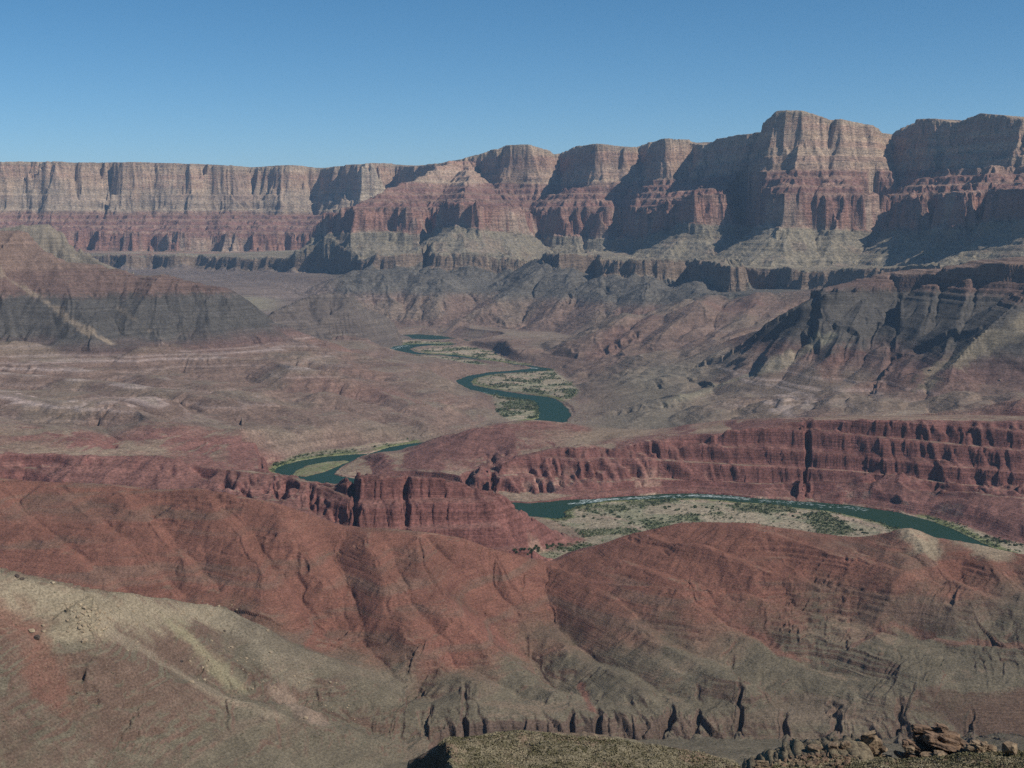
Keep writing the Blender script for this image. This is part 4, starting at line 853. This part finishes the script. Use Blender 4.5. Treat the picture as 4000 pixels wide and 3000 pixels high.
def near_ground():
    n_, m_ = NH.shape; me = bpy.data.meshes.new("hillside")
    co = np.stack([NX, NY, NH], -1).reshape(-1, 3).astype(f32)
    idx = np.arange(n_ * m_, dtype=np.int32).reshape(n_, m_)
    q = np.stack([idx[:-1, :-1], idx[:-1, 1:], idx[1:, 1:], idx[1:, :-1]], -1).reshape(-1); nf = len(q) // 4
    me.vertices.add(len(co)); me.vertices.foreach_set("co", co.ravel()); me.loops.add(len(q)); me.loops.foreach_set("vertex_index", q)
    me.polygons.add(nf); me.polygons.foreach_set("loop_start", np.arange(0, nf * 4, 4, dtype=np.int32)); me.polygons.foreach_set("loop_total", np.full(nf, 4, np.int32))
    me.update(calc_edges=True); me.polygons.foreach_set("use_smooth", np.ones(nf, bool))
    a_ = np.float32(fbm(NX / 6, NY / 6, 4, 520)); b_ = np.float32(fbm(NX / .9, NY / .9, 3, 530))
    c = np.empty(NH.shape + (3,), f32); c[:] = (.175, .15, .10)
    c += (np.array((.20, .135, .095), f32) - c) * sstep(-.05, .35, a_)[..., None] * .7
    c += (np.array((.10, .075, .055), f32) - c) * fx_[..., None]
    c *= (1 + .3 * b_)[..., None]
    at = me.color_attributes.new("beds", 'FLOAT_COLOR', 'POINT'); c4 = np.ones((len(co), 4), f32); c4[:, :3] = c.reshape(-1, 3); at.data.foreach_set("color", c4.ravel())
    me.materials.append(ground_material("dry_turf", 0.9, .8, 0, 0, 1.1))
    o = bpy.data.objects.new("hillside", me); COL.objects.link(o); o["kind"] = "structure"
near_ground()

# ------------------------------------------------------------------ rocks
def rock_mat(name, c0, c1, k=1.0):
    m = bpy.data.materials.new(name); m.use_nodes = True; t = m.node_tree; n = t.nodes; l = t.links; b = n["Principled BSDF"]
    b.inputs["Roughness"].default_value = .95; b.inputs["Specular IOR Level"].default_value = .15
    tc = n.new("ShaderNodeTexCoord"); no = n.new("ShaderNodeTexNoise"); no.inputs["Scale"].default_value = k; no.inputs["Detail"].default_value = 8; no.inputs["Roughness"].default_value = .65
    l.new(tc.outputs["Object"], no.inputs["Vector"]); r_ = n.new("ShaderNodeValToRGB"); e = r_.color_ramp.elements; e[0].position = .36; e[0].color = (*c0, 1); e[1].position = .62; e[1].color = (*c1, 1)
    l.new(no.outputs[0], r_.inputs[0]); l.new(r_.outputs[0], b.inputs["Base Color"])
    bm = n.new("ShaderNodeBump"); bm.inputs["Strength"].default_value = .8; bm.inputs["Distance"].default_value = .25 / k; n2 = n.new("ShaderNodeTexNoise"); n2.inputs["Scale"].default_value = k * 3; n2.inputs["Detail"].default_value = 8
    l.new(tc.outputs["Object"], n2.inputs["Vector"]); l.new(n2.outputs[0], bm.inputs["Height"]); l.new(bm.outputs[0], b.inputs["Normal"])
    return m
MR_tan = rock_mat("weathered_sandstone", (.09, .06, .042), (.28, .21, .135), .9)
MR_brown = rock_mat("brown_varnished_rock", (.07, .048, .036), (.22, .145, .095), .8)
MR_pale = rock_mat("pale_limestone", (.24, .18, .12), (.42, .34, .23), .35)
MR_dark = rock_mat("dark_boulder_rock", (.05, .04, .035), (.12, .09, .07), .35)
def rock_geo(rnd, sx_, sy_, sz_, sub=3, planes=16, rough=.05):
    """a fractured block: a ball cut by planes, roughened; returns verts, faces"""
    bm = bmesh.new(); bmesh.ops.create_icosphere(bm, subdivisions=sub, radius=1.0)
    pl = []
    for _ in range(planes):
        v = Vector((rnd.gauss(0, 1), rnd.gauss(0, 1), rnd.gauss(0, .8))).normalized(); pl.append((v, rnd.uniform(.72, 1.05)))
    j_ = rnd.uniform(0, 3)
    for k_ in range(4 if planes else 0):                    # joint faces of the block, about square to each other
        v = Vector((math.cos(j_ + k_ * 1.571 + rnd.uniform(-.2, .2)), math.sin(j_ + k_ * 1.571 + rnd.uniform(-.2, .2)), rnd.uniform(-.2, .2))).normalized(); pl.append((v, rnd.uniform(.5, .8)))
    if planes: pl += [(Vector((rnd.uniform(-.2, .2), rnd.uniform(-.2, .2), 1)).normalized(), rnd.uniform(.5, .75)), (Vector((0, 0, -1)), .7)]
    o = [rnd.uniform(0, 99) for _ in range(3)]
    from mathutils import noise as mn
    V = []
    for v in bm.verts:
        d = v.co.normalized(); r = 1.05
        for n_, h_ in pl:
            q = d.dot(n_)
            if q > 1e-3: r = min(r, h_ / q)
        r *= 1 + rough * mn.noise(Vector((d.x * 2 + o[0], d.y * 2 + o[1], d.z * 5 + o[2]))) * 2 + rough * mn.noise(Vector((d.x * 6 + o[0], d.y * 6, d.z * 14)))
        V.append((d.x * r * sx_, d.y * r * sy_, d.z * r * sz_))
    F_ = [tuple(v.index for v in f.verts) for f in bm.faces]; bm.free()
    return V, F_
def mesh_of(name, parts, mat, smooth=False):
    me = bpy.data.meshes.new(name); V = []; F_ = []
    for v, f in parts:
        b = len(V); V += v; F_ += [tuple(i + b for i in q) for q in f]
    me.from_pydata(V, [], F_); me.materials.append(mat)
    if smooth:
        for p in me.polygons: p.use_smooth = True
    return me
def put(name, me, loc, rz=0, label=None, cat=None, group=None, sc_=1.0, rx=0, ry=0):
    o = bpy.data.objects.new(name, me); COL.objects.link(o); o.location = loc; o.rotation_euler = (rx, ry, rz); o.scale = (sc_,) * 3
    if label: o["label"] = label; o["category"] = cat
    if group: o["group"] = group
    return o
def npt(px, r): a = float(colaz(px)); return r * math.sin(a), r * math.cos(a)
PXM = 1 / 2881.0
def outcrop(seed, px0, px1, pyt, pyb, r, tilt, mat, label, n=26):
    """bedrock outcrop of tilted, stacked slabs filling the given span of the view at distance r"""
    rnd = random.Random(seed); w_ = (px1 - px0) * PXM * r; h_ = (pyb - pyt) * PXM * r * 1.2
    x, y = npt((px0 + px1) / 2, r); zb = 600 + float(ztan((px0 + px1) / 2, pyb)) * r - .3
    parts = [rock_geo(rnd, w_ * .36, w_ * .20, h_ * .55, 4, 14, .10)]
    v, f = parts[0]; parts[0] = ([(a, b + .1 * w_, c + h_ * .28) for a, b, c in v], f)
    for k in range(n):
        u_ = rnd.uniform(-1, 1); hh = max(0.0, 1 - abs(u_) ** 1.8); lay = rnd.random()
        v, f = rock_geo(rnd, w_ * rnd.uniform(.08, .24), w_ * rnd.uniform(.08, .16), h_ * rnd.uniform(.05, .13), 3, 12, .07)
        t_ = tilt + rnd.uniform(-.12, .12); ct, st_ = math.cos(t_), math.sin(t_); rz = rnd.uniform(-.5, .5); c2, s2 = math.cos(rz), math.sin(rz)
        ox, oy, oz = u_ * w_ * .42, rnd.uniform(-.12, .18) * w_, h_ * hh * (.25 + .68 * lay)
        q = []
        for a, b, c in v:
            a, c = a * ct - c * st_, a * st_ + c * ct; a, b = a * c2 - b * s2, a * s2 + b * c2
            q.append((a + ox, b + oy - (.10 * w_ * (lay - .4)), c + oz))
        parts.append((q, f))
    return put("rock_outcrop", mesh_of("rock_outcrop", parts, mat), (x, y, zb), 0, label, "rock outcrop")
outcrop(11, 1975, 2150, 1566, 1642, 172, -.28, MR_brown, "largest brown outcrop of tilted slabs with a black hollow, on the foreground slope")
outcrop(12, 2105, 2200, 1598, 1640, 171, -.35, MR_tan, "low tan outcrop at the right end of the big slab outcrop", 16)
outcrop(13, 1866, 1950, 1580, 1638, 171, .25, MR_tan, "rounded tan outcrop in two humps standing left of the biggest slab outcrop", 14)
outcrop(14, 1640, 1700, 1634, 1664, 161, .1, MR_tan, "flat pale outcrop at the bottom edge where the rubble ridge starts", 8)
rnd = random.Random(5)
protos = [mesh_of("boulder", [rock_geo(rnd, rnd.uniform(.8, 1.2), rnd.uniform(.7, 1.0), rnd.uniform(.55, .85), 3, 14, .06)], MR_tan) for _ in range(6)]
pbrown = [mesh_of("boulder", [rock_geo(rnd, rnd.uniform(.8, 1.2), rnd.uniform(.7, 1.0), rnd.uniform(.55, .85), 3, 12, .06)], MR_brown) for _ in range(4)]
named = [(1760,1612,1.15,0,"grey round boulder on the crest of the rubble ridge, left of the two-humped outcrop"),(1800,1606,1.0,0,"tan boulder on top of the rubble ridge beside the round grey one"),(1826,1603,.9,0,"pale squat boulder nearest the left foot of the two-humped outcrop"),(1735,1630,1.1,0,"pale boulder halfway down the front of the rubble ridge"),
 (1775,1640,1.7,1,"large dark brown block in the middle of the rubble ridge"),(1815,1648,1.3,1,"dark brown block on the lower rubble ridge, right of the largest block"),(1965,1612,.8,0,"small tan boulder in the gap between the two big outcrops"),(1955,1604,.7,1,"small brown boulder perched above the gap between the big outcrops"),
 (2000,1641,1.0,0,"triangular tan boulder at the foot of the biggest outcrop"),(2030,1641,1.1,0,"pale leaning boulder below the black hollow of the biggest outcrop"),(1700,1640,.9,1,"brown boulder near the left end of the rubble ridge"),(2180,1606,1.3,0,"round tan boulder at the right tip of the foreground rocks")]
for px, py, r_, kd, lab in named:
    rr_ = 168.0; a, t = ray(px, py); x, y = rr_ * math.sin(a), rr_ * math.cos(a); z_ = 600 + float(t) * rr_
    zg = nz(x, y); zz_ = min(z_ - r_ * .4, zg + 2.2)
    put("boulder", (pbrown if kd else protos)[rnd.randrange(4)], (x, y, max(zg + .2 * r_, zz_)), rnd.uniform(0, 6), lab, "boulder", "boulders of the foreground rubble ridge", r_)
for k in range(230):
    px = rnd.triangular(1640, 1900, 1770); top = np.interp(px, [1640, 1700, 1760, 1830, 1880, 1960], [1655, 1628, 1612, 1604, 1606, 1630]); u_ = rnd.random()
    r0 = 160 + 11 * (1 - u_); x, y = npt(px, r0); zt = 600 + float(ztan(px, top + 55 * u_)) * r0; zg = nz(x, y)
    sz_ = rnd.choice([.25, .35, .45, .6, .8]) * (1.0 if u_ < .5 else .8)
    put("rubble_boulder", (protos + pbrown)[rnd.randrange(10)], (x, y, min(max(zg + .1, zt - sz_ * .5), zg + 2.4)), rnd.uniform(0, 6), "small angular block heaped on the foreground rubble ridge", "boulder", "small blocks of the rubble ridge", sz_, rnd.uniform(-.5, .5), rnd.uniform(-.5, .5))
# the heap of earth and stones that carries them
hp_parts = []
for k in range(34):
    px = 1645 + 250 * (k / 33.0); top = np.interp(px, [1640, 1700, 1760, 1830, 1880, 1960], [1660, 1636, 1620, 1611, 1612, 1634]); r0 = 168; x, y = npt(px, r0)
    zt = 600 + float(ztan(px, top)) * r0; v, f = rock_geo(rnd, 1.5, 5.5, 1.4, 3, 14, .12); hp_parts.append(([(a + x, b + y, c + zt - 1.3) for a, b, c in v], f))
o = put("rubble_bank", mesh_of("rubble_bank", hp_parts, rock_mat("rubble_earth", (.08, .06, .045), (.2, .165, .105), 1.6), True), (0, 0, 0)); o["kind"] = "structure"

# boulders far down on the pale landslide and the slopes round it
def hit(px, py):
    az, t = ray(px, py); j = int(np.clip(np.searchsorted(AZ, az), 0, NC - 1)); e = (H[:, j] - CAMZ) / R[:, j]; k = int(np.argmax(e >= t))
    return (R[k, j] * math.sin(az), R[k, j] * math.cos(az), float(H[k, j])) if e[k] >= t else None
ppale = [mesh_of("boulder", [rock_geo(rnd, 1.1, .9, .75, 2, 12, .06)], MR_pale) for _ in range(5)]; pdark = [mesh_of("boulder", [rock_geo(rnd, 1.1, .9, .8, 2, 12, .06)], MR_dark) for _ in range(2)]
far_named = [(67,1366,2.9,0,"biggest pale round boulder below the landslide, at the edge of the red slope"),(93,1352,1.7,0,"pale boulder just right of the biggest one by the red slope"),(80,1380,3.0,1,"dark rounded boulder under the biggest pale boulder"),(182,1388,2.6,0,"tan boulder at the foot of the rocky knob on the landslide"),(114,1261,2.2,0,"flat yellowish boulder on the upper left crest"),
 (36,1247,2.6,1,"dark jagged block on the far left crest"),(48,1253,2.2,1,"dark leaning block right of the jagged one on the left crest"),(424,1338,1.8,0,"orange-tan boulder high on the yellow gravel slope"),(500,1400,2.1,0,"pinkish pale boulder on the right part of the landslide"),(532,1424,1.7,0,"upright pale boulder below the pinkish one"),(448,1452,1.8,0,"white boulder alone on the lower landslide"),
 (413,1474,2.4,0,"cracked tan boulder at the lower edge of the landslide lane"),(392,1431,1.8,1,"dark boulder on the brown strip between the two gravel lanes"),(585,1411,1.9,0,"tan boulder by the far right edge of the landslide"),(578,1363,1.9,0,"boulder standing on the skyline edge of the landslide"),(660,1553,2.2,0,"tan boulder on the small pink knob near the creek"),(485,1366,1.5,1,"small dark boulder under the crest of the landslide"),
 (2010,800,4.0,0,"largest pale boulder in the debris gully under the right mesa"),(2160,822,3.2,0,"white boulder on the rounded hill right of the debris gully"),(2104,733,3.6,0,"pale boulder high in the debris gully by the right mesa")]
for px, py, r_, kd, lab in far_named:
    h_ = hit(px, py)
    if h_: put("boulder", (pdark if kd else ppale)[0 if kd else rnd.randrange(5)], (h_[0], h_[1], h_[2] + r_ * .3), rnd.uniform(0, 6), lab, "boulder", "boulders scattered on the landslide and slopes", r_ * 1.25)
for k in range(210):
    if k < 70: px, py = rnd.gauss(200, 22), rnd.gauss(1345, 20)
    elif k < 110: px, py = rnd.gauss(440, 45), rnd.gauss(1325, 12)
    else:
        u_ = rnd.random(); px, py = 120 + 650 * u_ + rnd.gauss(0, 30), 1300 + 240 * u_ + rnd.gauss(0, 28)
    h_ = hit(px, py)
    if h_ is None or h_[1] > 1640: continue
    sz_ = rnd.choice([.9, 1.3, 1.9, 2.8] if k < 70 else [.8, 1.1, 1.5, 2.0]); put("slide_boulder", ppale[rnd.randrange(5)], (h_[0], h_[1], h_[2] + sz_ * .2), rnd.uniform(0, 6), "small pale boulder strewn over the landslide", "boulder", "small boulders strewn over the landslide", sz_)
# the finger of rock on the skyline beside the highest summit
h1 = world(1648, 288, 8080); rp = random.Random(3); pp = []
for k in range(5):
    v, f = rock_geo(rp, 11 - k * 1.2, 10 - k, 13, 2, 10, .08); pp.append(([(a + rp.uniform(-1.5, 1.5), b, c + k * 13.0 - 12) for a, b, c in v], f))
put("rock_pinnacle", mesh_of("rock_pinnacle", pp, rock_mat("pinnacle_rock", (.20, .14, .11), (.3, .21, .16), .05)), tuple(h1), 0, "thin rock pinnacle on the skyline just left of the highest summit", "rock pinnacle")

# ------------------------------------------------------------------ scrub, tufts and white water
def blob_field(name, pts, mat, kind="stuff", nb=7, leaf=.55):
    """many small plants in one mesh: each a tuft of leafy triangles around its middle"""
    rs_ = np.random.RandomState(4); P = np.array(pts, float); n = len(P)
    d = rs_.normal(size=(n, nb, 3)); d /= np.linalg.norm(d, axis=2, keepdims=True); d[..., 2] = np.abs(d[..., 2]) * .8
    c = P[:, None, :3] + d * P[:, None, 3:4] * .7
    e1 = rs_.normal(size=(n, nb, 3)); e2 = rs_.normal(size=(n, nb, 3)); s_ = P[:, None, 3:4] * leaf
    e1 /= np.linalg.norm(e1, axis=2, keepdims=True); e2 /= np.linalg.norm(e2, axis=2, keepdims=True)
    V = np.stack([c - e1 * s_, c + e1 * s_ * .6 + e2 * s_ * .6, c + e1 * s_ * .2 - e2 * s_], 2).reshape(-1, 3).astype(f32)
    m_ = len(V) // 3; me = bpy.data.meshes.new(name); me.vertices.add(len(V)); me.vertices.foreach_set("co", V.ravel()); me.loops.add(len(V)); me.loops.foreach_set("vertex_index", np.arange(len(V), dtype=np.int32))
    me.polygons.add(m_); me.polygons.foreach_set("loop_start", np.arange(0, m_ * 3, 3, dtype=np.int32)); me.polygons.foreach_set("loop_total", np.full(m_, 3, np.int32)); me.update(calc_edges=True)
    me.materials.append(mat); o = bpy.data.objects.new(name, me); COL.objects.link(o); o["kind"] = kind; return o
def leaf_mat(name, a, b):
    m = bpy.data.materials.new(name); m.use_nodes = True; t = m.node_tree; n = t.nodes; l = t.links; p = n["Principled BSDF"]; p.inputs["Roughness"].default_value = .9; p.inputs["Specular IOR Level"].default_value = .1
    g = n.new("ShaderNodeNewGeometry"); w_ = n.new("ShaderNodeTexWhiteNoise"); mp = n.new("ShaderNodeVectorMath"); mp.operation = 'SNAP'; mp.inputs[1].default_value = (3, 3, 30); l.new(g.outputs["Position"], mp.inputs[0]); l.new(mp.outputs[0], w_.inputs["Vector"])
    mx = n.new("ShaderNodeMix"); mx.data_type = 'RGBA'; mx.inputs[6].default_value = (*a, 1); mx.inputs[7].default_value = (*b, 1); l.new(w_.outputs["Value"], mx.inputs[0]); l.new(mx.outputs[2], p.inputs["Base Color"]); return m
ML = leaf_mat("scrub_leaves", (.05, .075, .034), (.11, .125, .065))
rsx = np.random.RandomState(9)
cand = np.argwhere((dflat < 4) & (driv > 3)); pick = cand[rsx.randint(0, len(cand), 60000)]
vx = Xs[tuple(pick.T)]; vy = Ys[tuple(pick.T)]; X_ = Xw[SL][tuple(pick.T)]; Y_ = Yw[SL][tuple(pick.T)]; Z_ = H[SL][tuple(pick.T)]
dens = sstep(-.02, .30, fbm(vx / 70, vy / 70, 4, 350)) + .9 * sstep(16, 4, driv[tuple(pick.T)])
keep = rsx.rand(len(X_)) < dens * .55 + .035
X_ = X_ + rsx.uniform(-3, 3, len(X_)); Y_ = Y_ + rsx.uniform(-4, 4, len(Y_))
rad = rsx.choice([.9, 1.5, 2.4, 4.0], len(X_)) * np.clip(np.hypot(X_, Y_) / 3000, .8, 1.5)
blob_field("riverside_scrub", np.stack([X_, Y_, Z_ + rad * .15, rad], -1)[keep], ML)
# sparse dark bushes on the slopes
pts = []
for k in range(15000):
    j = rsx.randint(0, NC); i = rsx.randint(0, iA + int(250 * Q)); 
    if S[i, j] > 1.1: continue
    pts.append((Xw[i, j], Yw[i, j], H[i, j] + .1, rsx.choice([.4, .6, .9]) * (1 if R[i, j] < 2000 else 1.6)))
blob_field("slope_shrubs", pts, ML, nb=6)
shrubs = [mesh_of("x", [rock_geo(rnd, 1, 1, .8, 2, 0, .25)], ML) for _ in range(1)]
def shrub_mesh(seed):
    r_ = np.random.RandomState(seed); V = []; F_ = []
    for k in range(90):
        d = r_.normal(size=3); d /= np.linalg.norm(d); d[2] = abs(d[2]); c = d * np.array([1, 1, .8]) * r_.uniform(.45, 1.0); a = r_.normal(size=3) * .22; b = r_.normal(size=3) * .22
        V += [tuple(c - a), tuple(c + a * .5 + b), tuple(c + a * .5 - b)]; F_.append((3 * k, 3 * k + 1, 3 * k + 2))
    me = bpy.data.meshes.new("desert_shrub"); me.from_pydata(V, [], F_); me.materials.append(ML); return me
sm = [shrub_mesh(k) for k in range(4)]
bpy.data.meshes.remove(shrubs[0])
spots = [(1120,1196),(1135,1190),(1150,1188),(1165,1186),(1180,1184),(1195,1180),(1208,1178),(1160,1193),(1145,1197),(1210,1183),(1320,1110),(1345,1118),(1370,1128),(1395,1135),(1420,1122),(1290,1112),(1265,1118),(1440,1098),(1465,1102),(1770,1128),(1790,1132),(1810,1137),(1830,1140),(1850,1146),(1870,1151),(1895,1156),(1800,1124),(1760,1120),(2150,1165),(2170,1172),(2190,1180),(2205,1178),(2130,1158),(1230,1118),(1500,1094),(1540,1098),(1600,1102),(1680,1112),(1725,1116),(1650,1106)]
for k, (px, py) in enumerate(spots):
    for q in range(3):
        h_ = hit(px + rnd.gauss(0, 7), py + rnd.gauss(0, 2))
        if h_ is None or h_[2] > 60 or h_[2] < 0: continue
        put("desert_shrub", sm[rnd.randrange(4)], (h_[0], h_[1], h_[2]), rnd.uniform(0, 6), "dark green tamarisk bush growing on the sandy flat by the river", "bush", "dark bushes on the river flats", rnd.uniform(2.2, 4.2))
# tufts on the knoll and the foreground slope
pts = []
MG = leaf_mat("dry_tuft", (.12, .11, .06), (.29, .25, .165))
for k in range(30000):
    if k % 2: px, r_ = rsx.uniform(940, 1700), rsx.uniform(228, 264)
    else: px, r_ = rsx.uniform(1640, 2260), rsx.uniform(146, 172)
    x, y = npt(px, r_); pts.append((x, y, nz(x, y) + .03, rsx.choice([.12, .2, .3]) * (1.25 if k % 2 else 1)))
blob_field("dry_grass", pts, MG, nb=6)
# white water of the rapids
MW = bpy.data.materials.new("foam"); MW.use_nodes = True; MW.node_tree.nodes["Principled BSDF"].inputs["Base Color"].default_value = (.38, .44, .43, 1); MW.node_tree.nodes["Principled BSDF"].inputs["Roughness"].default_value = .7
V = []; F_ = []
def foam(pts, n, wid, sz_):
    g = gpoly(pts)
    L = np.concatenate([[0], np.cumsum(np.hypot(*(g[1:] - g[:-1]).T))])
    for _ in range(n):
        q = rsx.uniform(0, L[-1]); q2 = min(q + 1, L[-1]); x, y = np.interp(q, L, g[:, 0]), np.interp(q, L, g[:, 1]); dx, dy = np.interp(q2, L, g[:, 0]) - x + 1e-4, np.interp(q2, L, g[:, 1]) - y; d_ = math.hypot(dx, dy); dx /= d_; dy /= d_
        o_ = rsx.normal() * wid; x += -dy * o_; y += dx * o_; a = sz_ * rsx.uniform(.5, 2.6); b = sz_ * rsx.uniform(.15, .4); h_ = rsx.uniform(.1, .5)
        k = len(V); c = [(a, 0), (a * .3, b), (-a, b * .4), (-a * .4, -b), (a * .4, -b * .8)]
        for u_, v_ in c: V.append((x + dx * u_ - dy * v_, y + dy * u_ + dx * v_, .02))
        V.append((x, y, h_))
        for i in range(5): F_.append((k + i, k + (i + 1) % 5, k + 5))
foam([(1255,1083),(1300,1079),(1400,1075)], 150, 7, 2.4); foam([(1225,1089),(1260,1086),(1300,1082)], 60, 4, 2.6); foam([(1400,1074),(1500,1071),(1545,1072)], 70, 7, 2.5); foam([(1490,1070),(1560,1073),(1620,1078)], 150, 7, 2.4); foam([(1640,1081),(1760,1090),(1860,1099)], 90, 9, 2.2); foam([(1840,1097),(1875,1102)], 16, 5, 2.2)
foam([(845,754),(860,750),(880,746)], 70, 12, 5); foam([(1120,793),(1160,796)], 60, 10, 5); foam([(985,838),(1060,851)], 30, 14, 3)
me = bpy.data.meshes.new("white_water"); me.from_pydata(V, [], F_); me.materials.append(MW); o = bpy.data.objects.new("white_water", me); COL.objects.link(o); o["kind"] = "stuff"
print("objects", round(time.time() - T0, 1))

# ------------------------------------------------------------------ air
def haze():
    import bmesh
    bm = bmesh.new(); bmesh.ops.create_cube(bm, size=1.0)
    me = bpy.data.meshes.new("haze"); bm.to_mesh(me); bm.free()
    o = bpy.data.objects.new("haze", me); COL.objects.link(o); o["kind"] = "stuff"
    lo, hi = float(H.min()) - 5, float(H.max()) + 60
    o.scale = (34000, 34000, hi - lo); o.location = (0, 0, (hi + lo) / 2)
    m = bpy.data.materials.new("haze_air"); m.use_nodes = True; t = m.node_tree; t.nodes.clear()
    oo = t.nodes.new("ShaderNodeOutputMaterial"); v = t.nodes.new("ShaderNodeVolumePrincipled")
    v.inputs["Density"].default_value = 2.6e-5; v.inputs["Color"].default_value = (.47, .70, 1.0, 1); v.inputs["Anisotropy"].default_value = 0.2
    t.links.new(v.outputs[0], oo.inputs["Volume"]); me.materials.append(m)
haze()
print("done", round(time.time() - T0, 1), "s")
